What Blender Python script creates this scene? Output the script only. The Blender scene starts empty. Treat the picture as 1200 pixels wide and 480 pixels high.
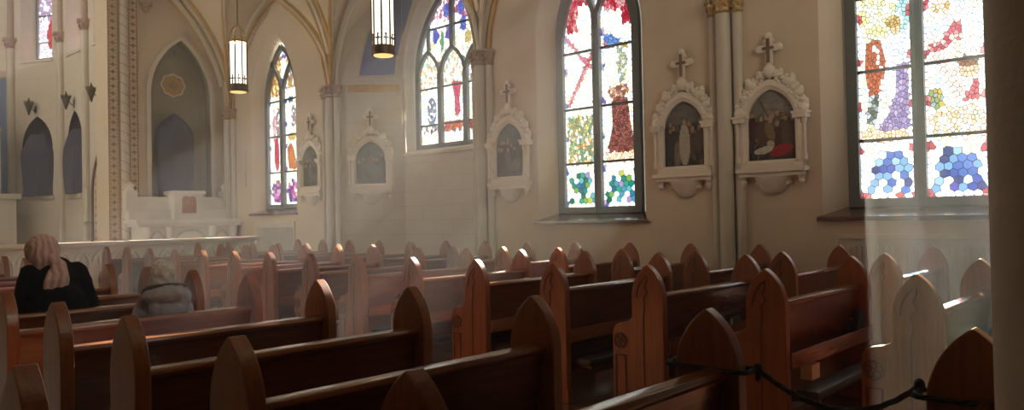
import bpy, bmesh, math, random
from mathutils import Vector, Matrix
random.seed(7)
C = bpy.context.scene.collection
PI = math.pi
S = bpy.context.scene

# ------------------------------------------------------------------ camera
FPX, YAW, PITCH, ROLL, EYE = 888.3, .8222, .0157, .0200, 1.525
fw = Vector((math.sin(YAW)*math.cos(PITCH), math.cos(YAW)*math.cos(PITCH), math.sin(PITCH)))
ri = Vector((math.cos(YAW), -math.sin(YAW), 0)); up = ri.cross(fw)
ri2 = ri*math.cos(ROLL) - up*math.sin(ROLL); up2 = ri*math.sin(ROLL) + up*math.cos(ROLL)
cd = bpy.data.cameras.new('camera'); cam = bpy.data.objects.new('camera', cd); C.objects.link(cam)
m = Matrix((ri2, up2, -fw)).transposed().to_4x4(); m.translation = Vector((0, 0, EYE)); cam.matrix_world = m
cd.sensor_width = 36; cd.lens = FPX/1200*36; cd.clip_start = .05; cd.clip_end = 300
S.camera = cam
S.view_settings.view_transform = 'Standard'; S.view_settings.look = 'None'
S.view_settings.gamma = 1; S.view_settings.use_curve_mapping = False
S.view_settings.exposure = 0.46
S.cycles.use_denoising = True
S.cycles.max_bounces = 8; S.cycles.diffuse_bounces = 4; S.cycles.glossy_bounces = 3
S.cycles.transparent_max_bounces = 12; S.cycles.volume_bounces = 0
S.cycles.sample_clamp_indirect = 4; S.cycles.sample_clamp_direct = 20
S.cycles.volume_step_rate = 4
S.cycles.caustics_reflective = False; S.cycles.caustics_refractive = False

# ------------------------------------------------------------------ sky, sun
SKY, SUN, GLASS_GLOW, GLASS_TINT, LAMP, HAZE = 1.3, 100.0, 1.7, .55, 2.4, .0155
LEFT_FILL_GLOW, BULB, REAR_FILL_GLOW = 24.0, 95.0, 13.0  # unseen left and rear panes glow extra strongly as added fill light
w = bpy.data.worlds.new('sky'); S.world = w; w.use_nodes = True
bg = w.node_tree.nodes['Background']; bg.inputs[0].default_value = (.93, .97, 1, 1); bg.inputs[1].default_value = SKY
sd = bpy.data.lights.new('sun', 'SUN'); sd.energy = SUN; sd.angle = .009; sd.color = (1, .93, .82)
sun = bpy.data.objects.new('sun', sd); C.objects.link(sun)
sa, se = 1.253, .506
sv = Vector((-math.sin(sa)*math.cos(se), -math.cos(sa)*math.cos(se), -math.sin(se)))
sun.rotation_euler = sv.to_track_quat('-Z', 'Y').to_euler(); sun.location = (30, 12, 20)

# ------------------------------------------------------------------ materials
def nt(name):
    m = bpy.data.materials.new(name); m.use_nodes = True; t = m.node_tree
    return m, t, t.nodes['Principled BSDF']
def N(t, typ, **kw):
    n = t.nodes.new(typ)
    for k, v in kw.items():
        if hasattr(n, k): setattr(n, k, v)
        else: n.inputs[k].default_value = v
    return n
def plain(name, col, rough=.6, metal=0, var=.12, scale=6, bump=0, bscale=40, spec=.5):
    m, t, b = nt(name)
    tc = N(t, 'ShaderNodeTexCoord')
    no = N(t, 'ShaderNodeTexNoise'); no.inputs['Scale'].default_value = scale; no.inputs['Detail'].default_value = 4
    t.links.new(tc.outputs['Object'], no.inputs['Vector'])
    r = N(t, 'ShaderNodeValToRGB')
    r.color_ramp.elements[0].position = .3; r.color_ramp.elements[1].position = .7
    r.color_ramp.elements[0].color = tuple(c*(1-var) for c in col) + (1,)
    r.color_ramp.elements[1].color = tuple(min(1, c*(1+var)) for c in col) + (1,)
    t.links.new(no.outputs['Fac'], r.inputs['Fac']); t.links.new(r.outputs['Color'], b.inputs['Base Color'])
    b.inputs['Roughness'].default_value = rough; b.inputs['Metallic'].default_value = metal
    b.inputs['Specular IOR Level'].default_value = spec
    if bump:
        n2 = N(t, 'ShaderNodeTexNoise'); n2.inputs['Scale'].default_value = bscale
        t.links.new(tc.outputs['Object'], n2.inputs['Vector'])
        bp = N(t, 'ShaderNodeBump'); bp.inputs['Strength'].default_value = bump; bp.inputs['Distance'].default_value = .01
        t.links.new(n2.outputs['Fac'], bp.inputs['Height']); t.links.new(bp.outputs['Normal'], b.inputs['Normal'])
    return m
def wood(name, c0, c1, rough=.32, along='Z', coat=.25):
    m, t, b = nt(name)
    tc = N(t, 'ShaderNodeTexCoord'); mp = N(t, 'ShaderNodeMapping')
    mp.inputs['Scale'].default_value = {'Z': (9, 9, .8), 'X': (.8, 9, 9), 'Y': (9, .8, 9)}[along]
    oi = N(t, 'ShaderNodeObjectInfo')
    ad = N(t, 'ShaderNodeVectorMath', operation='ADD')
    ml = N(t, 'ShaderNodeMath', operation='MULTIPLY'); ml.inputs[1].default_value = 37
    t.links.new(oi.outputs['Random'], ml.inputs[0])
    t.links.new(tc.outputs['Object'], ad.inputs[0]); t.links.new(ml.outputs[0], ad.inputs[1])
    t.links.new(ad.outputs[0], mp.inputs['Vector'])
    no = N(t, 'ShaderNodeTexNoise'); no.inputs['Scale'].default_value = 3.2; no.inputs['Detail'].default_value = 7
    no.inputs['Distortion'].default_value = 1.0
    t.links.new(mp.outputs['Vector'], no.inputs['Vector'])
    r = N(t, 'ShaderNodeValToRGB'); r.color_ramp.elements[0].position = .32; r.color_ramp.elements[1].position = .68
    r.color_ramp.elements[0].color = c0 + (1,); r.color_ramp.elements[1].color = c1 + (1,)
    t.links.new(no.outputs['Fac'], r.inputs['Fac']); t.links.new(r.outputs['Color'], b.inputs['Base Color'])
    b.inputs['Roughness'].default_value = rough
    b.inputs['Coat Weight'].default_value = coat; b.inputs['Coat Roughness'].default_value = .2
    return m
def blocks(name, col, bw=.6, bh=.3, depth=.25):
    m, t, b = nt(name)
    tc = N(t, 'ShaderNodeTexCoord'); sp = N(t, 'ShaderNodeSeparateXYZ'); cb = N(t, 'ShaderNodeCombineXYZ')
    t.links.new(tc.outputs['Object'], sp.inputs[0])
    ad = N(t, 'ShaderNodeMath', operation='SUBTRACT')
    t.links.new(sp.outputs['Y'], ad.inputs[0]); t.links.new(sp.outputs['X'], ad.inputs[1])
    t.links.new(ad.outputs[0], cb.inputs['X']); t.links.new(sp.outputs['Z'], cb.inputs['Y'])
    br = N(t, 'ShaderNodeTexBrick'); br.inputs['Scale'].default_value = 1
    br.inputs['Brick Width'].default_value = bw; br.inputs['Row Height'].default_value = bh
    br.inputs['Mortar Size'].default_value = .006; br.inputs['Bias'].default_value = -.2
    br.inputs['Color1'].default_value = tuple(c*.97 for c in col) + (1,); br.inputs['Color2'].default_value = tuple(min(1, c*1.03) for c in col) + (1,)
    br.inputs['Mortar'].default_value = tuple(c*.8 for c in col) + (1,)
    t.links.new(cb.outputs[0], br.inputs['Vector']); t.links.new(br.outputs['Color'], b.inputs['Base Color'])
    b.inputs['Roughness'].default_value = .8
    return m
def glow(name, col, s):
    m, t, b = nt(name)
    b.inputs['Base Color'].default_value = col + (1,); b.inputs['Emission Color'].default_value = col + (1,)
    b.inputs['Emission Strength'].default_value = s; b.inputs['Roughness'].default_value = .4
    return m
def lampglass(name, col, s, thru):
    m = bpy.data.materials.new(name); m.use_nodes = True; t = m.node_tree; t.nodes.clear()
    out = N(t, 'ShaderNodeOutputMaterial'); em = N(t, 'ShaderNodeEmission'); em.inputs[0].default_value = col + (1,); em.inputs[1].default_value = s
    tr = N(t, 'ShaderNodeBsdfTransparent'); tr.inputs[0].default_value = (thru, thru, thru, 1); ad = N(t, 'ShaderNodeAddShader')
    t.links.new(em.outputs[0], ad.inputs[0]); t.links.new(tr.outputs[0], ad.inputs[1]); t.links.new(ad.outputs[0], out.inputs['Surface'])
    return m
def glass(name, glowv, tint):
    m = bpy.data.materials.new(name); m.use_nodes = True; t = m.node_tree
    t.nodes.clear()
    out = N(t, 'ShaderNodeOutputMaterial'); at = N(t, 'ShaderNodeAttribute', attribute_name='Col')
    em = N(t, 'ShaderNodeEmission'); em.inputs['Strength'].default_value = glowv
    tr = N(t, 'ShaderNodeBsdfTransparent'); mx = N(t, 'ShaderNodeMix', data_type='RGBA', blend_type='MULTIPLY')
    mx.inputs[0].default_value = 1; mx.inputs[7].default_value = (tint, tint, tint, 1)
    t.links.new(at.outputs['Color'], mx.inputs[6]); t.links.new(mx.outputs[2], tr.inputs['Color'])
    t.links.new(at.outputs['Color'], em.inputs['Color'])
    ad = N(t, 'ShaderNodeAddShader'); t.links.new(em.outputs[0], ad.inputs[0]); t.links.new(tr.outputs[0], ad.inputs[1])
    # alpha 0 in the colour attribute marks the opaque lead cames
    df = N(t, 'ShaderNodeBsdfDiffuse'); df.inputs['Color'].default_value = (.02, .02, .022, 1)
    ms = N(t, 'ShaderNodeMixShader'); t.links.new(at.outputs['Alpha'], ms.inputs['Fac'])
    t.links.new(df.outputs[0], ms.inputs[1]); t.links.new(ad.outputs[0], ms.inputs[2])
    t.links.new(ms.outputs[0], out.inputs['Surface'])
    return m
def colour_attr(name, rough=.5, bump=0):
    m, t, b = nt(name)
    at = N(t, 'ShaderNodeAttribute', attribute_name='Col')
    no = N(t, 'ShaderNodeTexNoise'); no.inputs['Scale'].default_value = 45; no.inputs['Detail'].default_value = 3
    tc = N(t, 'ShaderNodeTexCoord'); t.links.new(tc.outputs['Object'], no.inputs['Vector'])
    mx = N(t, 'ShaderNodeMix', data_type='RGBA', blend_type='MULTIPLY'); mx.inputs[0].default_value = .6
    t.links.new(at.outputs['Color'], mx.inputs[6]); t.links.new(no.outputs['Fac'], mx.inputs[7])
    t.links.new(mx.outputs[2], b.inputs['Base Color']); b.inputs['Roughness'].default_value = rough
    b.inputs['Specular IOR Level'].default_value = .15
    return m
M = {}
M['wall'] = plain('cream_plaster', (.62, .51, .385), .75, var=.05, scale=1.5, bump=.08, bscale=25)
M['vault'] = plain('vault_plaster', (.68, .56, .41), .8, var=.05, scale=1.2)
M['block'] = blocks('block_plaster', (.62, .55, .46))
M['stone'] = plain('painted_stone', (.62, .55, .45), .55, var=.05, scale=4)
M['shaft'] = plain('shaft_paint', (.55, .49, .40), .5, var=.05, scale=4)
M['gold'] = plain('gold_paint', (.55, .33, .09), .5, var=.15, scale=9)
M['gilt'] = plain('gilt_capital', (.58, .40, .17), .38, .55, var=.3, scale=25)
M['dull_or_hazed_gilt'] = plain('brown_or_hazed_gilt', (.40, .28, .19), .6, .1, var=.25, scale=25)  # brown gilt, also gilt with sun haze put into its colour
M['blue'] = plain('blue_paint', (.20, .25, .42), .8, var=.12, scale=5)
M['plaster_white'] = plain('white_plaster_relief', (.74, .66, .56), .6, var=.06, scale=12, bump=.2, bscale=60)
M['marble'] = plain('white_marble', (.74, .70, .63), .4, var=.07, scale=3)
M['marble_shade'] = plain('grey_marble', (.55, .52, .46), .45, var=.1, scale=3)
M['bronze'] = plain('aged_bronze', (.13, .085, .045), .4, .7, var=.25, scale=14)
M['brown_cross'] = plain('brown_wood_cross', (.17, .09, .05), .5, var=.15, scale=14)
M['tab'] = plain('copper_door', (.42, .22, .10), .45, .3, var=.3, scale=25)
M['niche'] = plain('olive_niche_paint', (.34, .30, .20), .8, var=.08, scale=3)
M['niche_red'] = plain('dark_red_niche_paint', (.10, .035, .03), .8, var=.15, scale=6)
M['purple'] = plain('purple_cloth', (.052, .043, .078), .85, var=.14, scale=5, bump=.3, bscale=8)
M['tracery'] = plain('painted_window_wood', (.12, .135, .13), .5, var=.1, scale=8)
M['iron'] = plain('black_iron', (.02, .02, .02), .5, .3)
M['sill'] = wood('dark_sill_wood', (.06, .026, .014), (.13, .055, .03), .12, 'Y', 1.0)
M['floor'] = wood('floor_wood', (.10, .045, .022), (.17, .08, .04), .22, 'X', .4)
M['end'] = wood('pew_end_wood', (.19, .058, .018), (.31, .105, .034), .34, 'Z')
M['rail'] = wood('pew_rail_wood', (.17, .052, .018), (.27, .09, .032), .2, 'X', .6)
M['panel'] = wood('pew_panel_wood', (.10, .029, .011), (.18, .052, .019), .26, 'X', .5)
M['carve'] = wood('carved_groove_wood', (.075, .027, .011), (.12, .045, .019), .5, 'Z', 0)
M['vinyl'] = plain('dark_kneeler_vinyl', (.03, .025, .024), .4)
M['book'] = plain('black_book_cover', (.012, .012, .014), .35)
M['paper'] = plain('white_paper', (.72, .68, .6), .7)
M['pattern'] = plain('red_brown_stencil', (.36, .17, .08), .8, var=.15, scale=10)
M['pattern_bg'] = plain('buff_stencil_ground', (.62, .52, .38), .8, var=.05, scale=6)
M['green'] = plain('green_stencil', (.28, .27, .12), .8)
M['rope'] = plain('black_rope', (.012, .013, .016), .7, var=.4, scale=60, bump=.6, bscale=120)
M['glass'] = glass('stained_glass', GLASS_GLOW, GLASS_TINT)
M['rear_fill_glass'] = glass('added_rear_fill_glass', REAR_FILL_GLOW, .3)  # panes of the added rear window, glowing as fill light
M['left_fill_glass'] = glass('unseen_left_fill_glass', LEFT_FILL_GLOW, .3)  # far brighter than the visible panes: fill from the unseen left side
M['paint'] = colour_attr('painted_scene', .55)
M['lamp'] = lampglass('frosted_lamp_glass', (1, .93, .78), LAMP, .45)
M['lamp_low'] = lampglass('amber_lamp_glass', (1, .60, .22), 1.1, .35)
M['post'] = plain('grey_post_paint', (.66, .60, .54), .55, var=.05, scale=5, bump=.15, bscale=60)
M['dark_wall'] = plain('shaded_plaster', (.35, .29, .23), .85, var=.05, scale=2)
M['skin'] = plain('skin', (.50, .30, .22), .5, var=.08, scale=9)
M['coat_black'] = plain('black_wool', (.010, .010, .011), .9, var=.3, scale=20, bump=.3, bscale=80, spec=.2)
m_, t_, b_ = nt('pink_scarf_stripe_folds')  # wavy bands: red stripes, plus light and dark folds put into the colour
tc_ = N(t_, 'ShaderNodeTexCoord'); wv = N(t_, 'ShaderNodeTexWave'); wv.inputs['Scale'].default_value = 7; wv.inputs['Distortion'].default_value = 6; wv.inputs['Detail'].default_value = 2; wv.inputs['Detail Scale'].default_value = .8
t_.links.new(tc_.outputs['Object'], wv.inputs['Vector']); rp = N(t_, 'ShaderNodeValToRGB')
rp.color_ramp.elements[0].color = (.52, .32, .30, 1); rp.color_ramp.elements[1].color = (.64, .42, .39, 1); rp.color_ramp.elements[1].position = .7
t_.links.new(wv.outputs['Fac'], rp.inputs['Fac']); t_.links.new(rp.outputs['Color'], b_.inputs['Base Color']); b_.inputs['Roughness'].default_value = .9
bp_ = N(t_, 'ShaderNodeBump'); bp_.inputs['Strength'].default_value = .45; bp_.inputs['Distance'].default_value = .02
t_.links.new(wv.outputs['Fac'], bp_.inputs['Height']); t_.links.new(bp_.outputs['Normal'], b_.inputs['Normal']); M['pink'] = m_
M['coat_grey'] = plain('grey_coat_cloth', (.33, .35, .40), .8, var=.1, scale=8, bump=.4, bscale=25)
M['coat_dark'] = plain('dark_grey_hood_lining', (.07, .065, .07), .9, var=.2, scale=8, bump=.3, bscale=25)
M['hair_grey'] = plain('grey_hair', (.60, .57, .55), .7, var=.4, scale=25, bump=.8, bscale=60)

# ------------------------------------------------------------------ mesh helpers
def arc_half(hw, zs, za, n=10):
    """right half of a pointed arch, from (hw, zs) up to (0, za)"""
    h = za - zs; R = (h*h + hw*hw)/(2*hw); cx = hw - R; a1 = math.atan2(h, -cx) if R > hw else math.atan2(h, -cx)
    return [(cx + R*math.cos(a1*i/n), zs + R*math.sin(a1*i/n)) for i in range(n+1)]
def pointed(hw, z0, zs, za, n=10, cx=0):
    """closed outline, counter-clockwise, of a pointed opening"""
    r = arc_half(hw, zs, za, n)
    return [(cx-hw, z0), (cx+hw, z0)] + [(cx+x, z) for x, z in r] + [(cx-x, z) for x, z in reversed(r[:-1])]
class G:
    def __init__(s): s.bm = bmesh.new()
    def poly(s, pts): return s.bm.faces.new([s.bm.verts.new(p) for p in pts])
    def box(s, x0, x1, y0, y1, z0, z1, mat=None):
        vs = [s.bm.verts.new((x, y, z)) for x in (x0, x1) for y in (y0, y1) for z in (z0, z1)]
        for f in ((0,1,3,2), (4,6,7,5), (0,4,5,1), (2,3,7,6), (0,2,6,4), (1,5,7,3)): s.bm.faces.new([vs[i] for i in f])
        if mat: 
            for v in vs: v.co = mat @ v.co
        return s
    def prism(s, pts, a, b, ax='X'):
        """2-D outline extruded between a and b along an axis; X: pts are (y,z), Y: (x,z), Z: (x,y)"""
        f3 = {'X': lambda p, t: (t, p[0], p[1]), 'Y': lambda p, t: (p[0], t, p[1]), 'Z': lambda p, t: (p[0], p[1], t)}[ax]
        A = [s.bm.verts.new(f3(p, a)) for p in pts]; B = [s.bm.verts.new(f3(p, b)) for p in pts]
        s.bm.faces.new(A); s.bm.faces.new(list(reversed(B)))
        n = len(pts)
        for i in range(n): s.bm.faces.new((A[i], B[i], B[(i+1) % n], A[(i+1) % n]))
        return s
    def sweep(s, path, prof, closed=False, upv=Vector((0, 0, 1)), side=None):
        """profile [(a,b)] swept along path; a runs along the side vector, b along the normal"""
        P = [Vector(p) for p in path]; n = len(P); rings = []
        for i, p in enumerate(P):
            if closed: d = P[(i+1) % n] - P[i-1]
            else: d = P[min(i+1, n-1)] - P[max(i-1, 0)]
            d.normalize()
            if side is not None: sd_ = Vector(side)
            else:
                sd_ = d.cross(upv)
                if sd_.length < 1e-4: sd_ = d.cross(Vector((1, 0, 0)))
            sd_.normalize(); nn = sd_.cross(d).normalized()
            rings.append([s.bm.verts.new(p + sd_*a + nn*b) for a, b in prof])
        k = len(prof)
        for i in range(n if closed else n-1):
            A, B = rings[i], rings[(i+1) % n]
            for j in range(k): s.bm.faces.new((A[j], A[(j+1) % k], B[(j+1) % k], B[j]))
        if not closed and k > 2: s.bm.faces.new(list(reversed(rings[0]))); s.bm.faces.new(rings[-1])
        return s
    def tube(s, path, r, n=8, closed=False):
        rr = r if isinstance(r, (list, tuple)) else None
        prof = [(math.cos(2*PI*i/n), math.sin(2*PI*i/n)) for i in range(n)]
        if rr is None: return s.sweep(path, [(a*r, b*r) for a, b in prof], closed)
        P = [Vector(p) for p in path]; rings = []
        for i, p in enumerate(P):
            d = (P[min(i+1, len(P)-1)] - P[max(i-1, 0)]).normalized(); sd_ = d.cross(Vector((0, 0, 1)))
            if sd_.length < 1e-3: sd_ = Vector((1, 0, 0))
            sd_.normalize(); nn = sd_.cross(d)
            rings.append([s.bm.verts.new(p + (sd_*a + nn*b)*rr[i]) for a, b in prof])
        for A, B in zip(rings, rings[1:]):
            for j in range(n): s.bm.faces.new((A[j], A[(j+1) % n], B[(j+1) % n], B[j]))
        s.bm.faces.new(list(reversed(rings[0]))); s.bm.faces.new(rings[-1])
        return s
    def lathe(s, prof, c=(0, 0, 0), n=16, a0=0, a1=2*PI):
        full = abs(a1-a0-2*PI) < 1e-6; k = n if full else n+1
        R = [[s.bm.verts.new((c[0]+r*math.cos(a0+(a1-a0)*i/n), c[1]+r*math.sin(a0+(a1-a0)*i/n), c[2]+z)) for i in range(k)] for r, z in prof]
        for A, B in zip(R, R[1:]):
            for i in range(n if full else n): s.bm.faces.new((A[i], A[(i+1) % k], B[(i+1) % k], B[i])) if full or i < n else None
        if full: s.bm.faces.new(list(reversed(R[0]))); s.bm.faces.new(R[-1])
        return s
    def ball(s, c, r, seg=10, rings=7, sq=(1, 1, 1)):
        mt = Matrix.Translation(c) @ Matrix.Diagonal((r*sq[0], r*sq[1], r*sq[2], 1))
        bmesh.ops.create_uvsphere(s.bm, u_segments=seg, v_segments=rings, radius=1, matrix=mt); return s
    def xf(s, mt):
        bmesh.ops.transform(s.bm, matrix=mt, verts=s.bm.verts); return s
    def mesh(s, name, mat, bevel=0, smooth=False, seg=2):
        bmesh.ops.recalc_face_normals(s.bm, faces=s.bm.faces)
        if bevel:
            ed = [e for e in s.bm.edges if e.is_manifold and e.calc_face_angle(0) > .6]
            try: bmesh.ops.bevel(s.bm, geom=ed, offset=bevel, segments=seg, affect='EDGES', profile=.6, clamp_overlap=True)
            except Exception: pass
        if smooth:
            for f in s.bm.faces: f.smooth = True
        me = bpy.data.meshes.new(name); s.bm.to_mesh(me); s.bm.free()
        if smooth: me.set_sharp_from_angle(angle=.7)
        me.materials.append(mat)
        return me
def link(name, me, parent=None, loc=None, rz=0):
    o = bpy.data.objects.new(name, me); C.objects.link(o)
    if parent: o.parent = parent
    if loc is not None: o.location = loc
    if rz: o.rotation_euler.z = rz
    return o
def obj(name, g, mat, parent=None, bevel=0, smooth=False, seg=2, loc=None, rz=0):
    return link(name, g.mesh(name, mat, bevel, smooth, seg), parent, loc, rz)
def thing(name, label, cat, loc=(0, 0, 0), rz=0, group=None):
    o = bpy.data.objects.new(name, None); C.objects.link(o); o.location = loc; o.rotation_euler.z = rz
    o.empty_display_size = .1
    return tag(o, label, cat, group)
def tag(o, label, cat, group=None):
    o['label'] = label; o['category'] = cat
    if group: o['group'] = group
    return o
def struct(o): o['kind'] = 'structure'; return o
def children(o): return [c for c in bpy.data.objects if c.parent == o]
def dup(root, loc, rz=None, label=None, group=None):
    r = root.copy(); C.objects.link(r); r.location = loc
    if rz is not None: r.rotation_euler.z = rz
    if label: r['label'] = label
    if group: r['group'] = group
    for ch in KIDS(root):
        c = ch.copy(); C.objects.link(c); c.parent = r
        for g in KIDS(ch):
            d = g.copy(); C.objects.link(d); d.parent = c
    return r
def KIDS(o): return [c for c in C.objects if c.parent == o]
_trim = [0]
def trim(g, mat, bevel=0, smooth=False, parent=None):
    _trim[0] += 1
    return struct(obj('trim_%d' % _trim[0], g, mat, parent, bevel, smooth))

# ------------------------------------------------------------------ the room: plan numbers
XR, XL, CX = 9.4, -1.84, 3.78          # side walls, centre line
YF, YB = 18.9, -3.0                     # chancel wall, back wall
COLY = [.15, 4.75, 9.35, 13.95, 18.55]
CAP = 4.4
HALF = XR - CX
def z1(x): u = min(1, max(0, (HALF - abs(x-CX))/HALF)); return CAP + 4.4*math.sqrt(max(0, 1-(1-u)**2))
def z2(y):
    k = (y - COLY[0])/4.6; f = (k - math.floor(k))*4.6; u = min(f, 4.6-f)/2.3
    return CAP + 2.6*(.85*math.sqrt(max(0, 1-(1-u)**2)) + .15*u)
fl = G(); fl.box(XL-.4, 11.2, YB-.3, 27.5, -.12, 0); struct(obj('floor', fl, M['floor']))

def wall_strip(F, a0, a1, ztop, holes, g=None):
    """wall between a0 and a1 in local coordinate a, F(a,z,d)->world, d = depth into the wall.
    holes: (centre, outer_hw, z0, zs, za, inner_hw, inner_z0, inner_za, depth)"""
    g = g or G(); cur = a0
    for (c, hw, z0, zs, za, ihw, iz0, iza, dep) in sorted(holes):
        g.poly([F(cur, 0, 0), F(c-hw, 0, 0), F(c-hw, ztop, 0), F(cur, ztop, 0)])
        g.poly([F(c-hw, 0, 0), F(c+hw, 0, 0), F(c+hw, z0, 0), F(c-hw, z0, 0)])
        r = arc_half(hw, zs, za, 14); o = [(c-x, z) for x, z in r] + [(c+x, z) for x, z in reversed(r[:-1])]
        q = arc_half(ihw, zs, iza, 14); i = [(c-x, z) for x, z in q] + [(c+x, z) for x, z in reversed(q[:-1])]
        for p, n in zip(o, o[1:]): g.poly([F(p[0], p[1], 0), F(n[0], n[1], 0), F(n[0], ztop, 0), F(p[0], ztop, 0)])
        o = [(c-hw, z0)] + o + [(c+hw, z0)]; i = [(c-ihw, iz0)] + i + [(c+ihw, iz0)]
        for k in range(len(o)-1):
            g.poly([F(*o[k], 0), F(*o[k+1], 0), F(*i[k+1], dep), F(*i[k], dep)])
        g.poly([F(*o[0], 0), F(*i[0], dep), F(*i[-1], dep), F(*o[-1], 0)])
        cur = c+hw
    g.poly([F(cur, 0, 0), F(a1, 0, 0), F(a1, ztop, 0), F(cur, ztop, 0)])
    return g
FR = lambda a, z, d: (XR+d, a, z)
FL = lambda a, z, d: (XL-d, a, z)
WIN = [(2.5, 1.46), (7.1, 1.46), (16.5, 1.74)]          # centre, sill of each nave window
ZT = 7.6
def nave_hole(c, sz): return (c, 1.03, sz-.03, 4.4, 6.1, .81, sz+.10, 5.92, .32)
g = wall_strip(FR, YB, COLY[2]+.1, ZT, [nave_hole(*WIN[0]), nave_hole(*WIN[1])])
wall_strip(FR, COLY[3]-.15, YF+.2, ZT, [nave_hole(*WIN[2])], g)
struct(obj('wall_right', g, M['wall']))
# shallow transept bay
g = G()
FC = lambda a, z, d: (10.4+d, a, z)
wall_strip(FC, 10.1, 12.8, ZT, [(11.46, 1.27, 2.93, 4.55, 6.62, 1.19, 3.02, 6.45, .27)], g)
g.poly([(10.4, 10.1, 0), (XR, 9.45, 0), (XR, 9.45, ZT), (10.4, 10.1, ZT)])
g.poly([(10.4, 12.8, 0), (XR, 13.8, 0), (XR, 13.8, ZT), (10.4, 12.8, ZT)])
struct(obj('wall_transept', g, M['block']))
g = wall_strip(FL, YB, YF+.2, ZT, [nave_hole(c, 1.46) for c in (16.5,)])
struct(obj('wall_left', g, M['wall']))
g = wall_strip(lambda a, z, d: (a, YB-d, z), XL, XR, 9.5, [(CX, 1.7, 3.9, 6.2, 8.2, 1.6, 4.0, 8.1, .3)]); struct(obj('wall_back', g, M['dark_wall']))

# end wall with chancel opening and the two side-altar niches
OX0, OX1 = 1.03, 6.53
FE = lambda a, z, d: (a, YF+d, z)
g = G()
def niche_wall(x0, x1, cx):
    hw, z0, zs, za, dep = .80, 1.9, 4.7, 6.15, .38
    g.poly([FE(x0, 0, 0), FE(cx-hw, 0, 0), FE(cx-hw, 9.6, 0), FE(x0, 9.6, 0)])
    g.poly([FE(cx+hw, 0, 0), FE(x1, 0, 0), FE(x1, 9.6, 0), FE(cx+hw, 9.6, 0)])
    g.poly([FE(cx-hw, 0, 0), FE(cx+hw, 0, 0), FE(cx+hw, z0, 0), FE(cx-hw, z0, 0)])
    r = arc_half(hw, zs, za, 14); o = [(cx-x, z) for x, z in r] + [(cx+x, z) for x, z in reversed(r[:-1])]
    for p, n in zip(o, o[1:]): g.poly([FE(*p, 0), FE(*n, 0), FE(n[0], 9.6, 0), FE(p[0], 9.6, 0)])
    return pointed(hw, z0, zs, za, 14, cx), dep
out, dep = niche_wall(OX1+.05, XR+.2, 8.26)
out2, _ = niche_wall(XL-.2, OX0-.05, -.70)
g.box(OX0-.1, OX1+.1, YF, YF+.35, 8.6, 9.7)
struct(obj('wall_front', g, M['wall']))
for k, o in enumerate((out, out2)):
    g = G(); n = len(o)
    for i in range(n): g.poly([FE(*o[i], 0), FE(*o[(i+1) % n], 0), FE(*o[(i+1) % n], dep), FE(*o[i], dep)])
    g.poly([FE(*p, dep) for p in o])
    struct(obj('wall_niche' if k == 0 else 'wall_niche_left', g, M['niche']))
# cream roll moulding and stencilled border of the visible niche
g = G(); g.sweep([(x, YF-.02, z) for x, z in out], [(-.05, -.04), (.05, -.04), (.05, .04), (-.05, .04)], closed=True, upv=Vector((0, 1, 0)))
trim(g, M['stone'])
g = G(); r = arc_half(.63, 4.7, 5.85, 9)
for x, z in [(.63, 2.0+.16*i) for i in range(17)] + r:
    for sx in (1, -1):
        q = G; g.box(8.26+sx*x-.022, 8.26+sx*x+.022, YF+dep-.008, YF+dep-.002, z-.045, z+.045)
trim(g, M['green'])

# vault
g = G()
xs = [CX + HALF*math.sin(PI/2*(i/46)) for i in range(-46, 47)]; xs[0] = XL; xs[-1] = XR
ys = []
yy = YB
for b in [YB] + COLY + [YF+.1]: pass
ys = [YB + (COLY[0]-YB)*i/12 for i in range(12)]
for a in range(4):
    for i in range(36):
        t = i/36; ys.append(COLY[a] + 4.6*(.5 - .5*math.cos(PI*t)))
ys += [COLY[4], COLY[4]+.15, YF+.05]
V = [[g.bm.verts.new((x, y, max(z1(x), z2(y)) if COLY[0] <= y <= COLY[4] else z1(x))) for y in ys] for x in xs]
for i in range(len(xs)-1):
    for j in range(len(ys)-1): g.bm.faces.new((V[i][j], V[i][j+1], V[i+1][j+1], V[i+1][j]))
# the transept bay's own short vault
yb = [y for y in ys if COLY[2] <= y <= COLY[3]]
R0 = [g.bm.verts.new((XR, y, z2(y))) for y in yb]; R1 = [g.bm.verts.new((10.75, y, z2(y))) for y in yb]
for j in range(len(yb)-1): g.bm.faces.new((R0[j], R0[j+1], R1[j+1], R1[j]))
struct(obj('ceiling', g, M['vault'], smooth=True))
g = G(); g.box(-.2, 8, YF, 27.5, 9.6, 9.7); struct(obj('ceiling_chancel', g, M['vault']))
g = G(); g.box(XL, XR, YB, 1.2, 3.2, 3.45); struct(obj('ceiling_gallery', g, M['dark_wall']))
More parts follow.
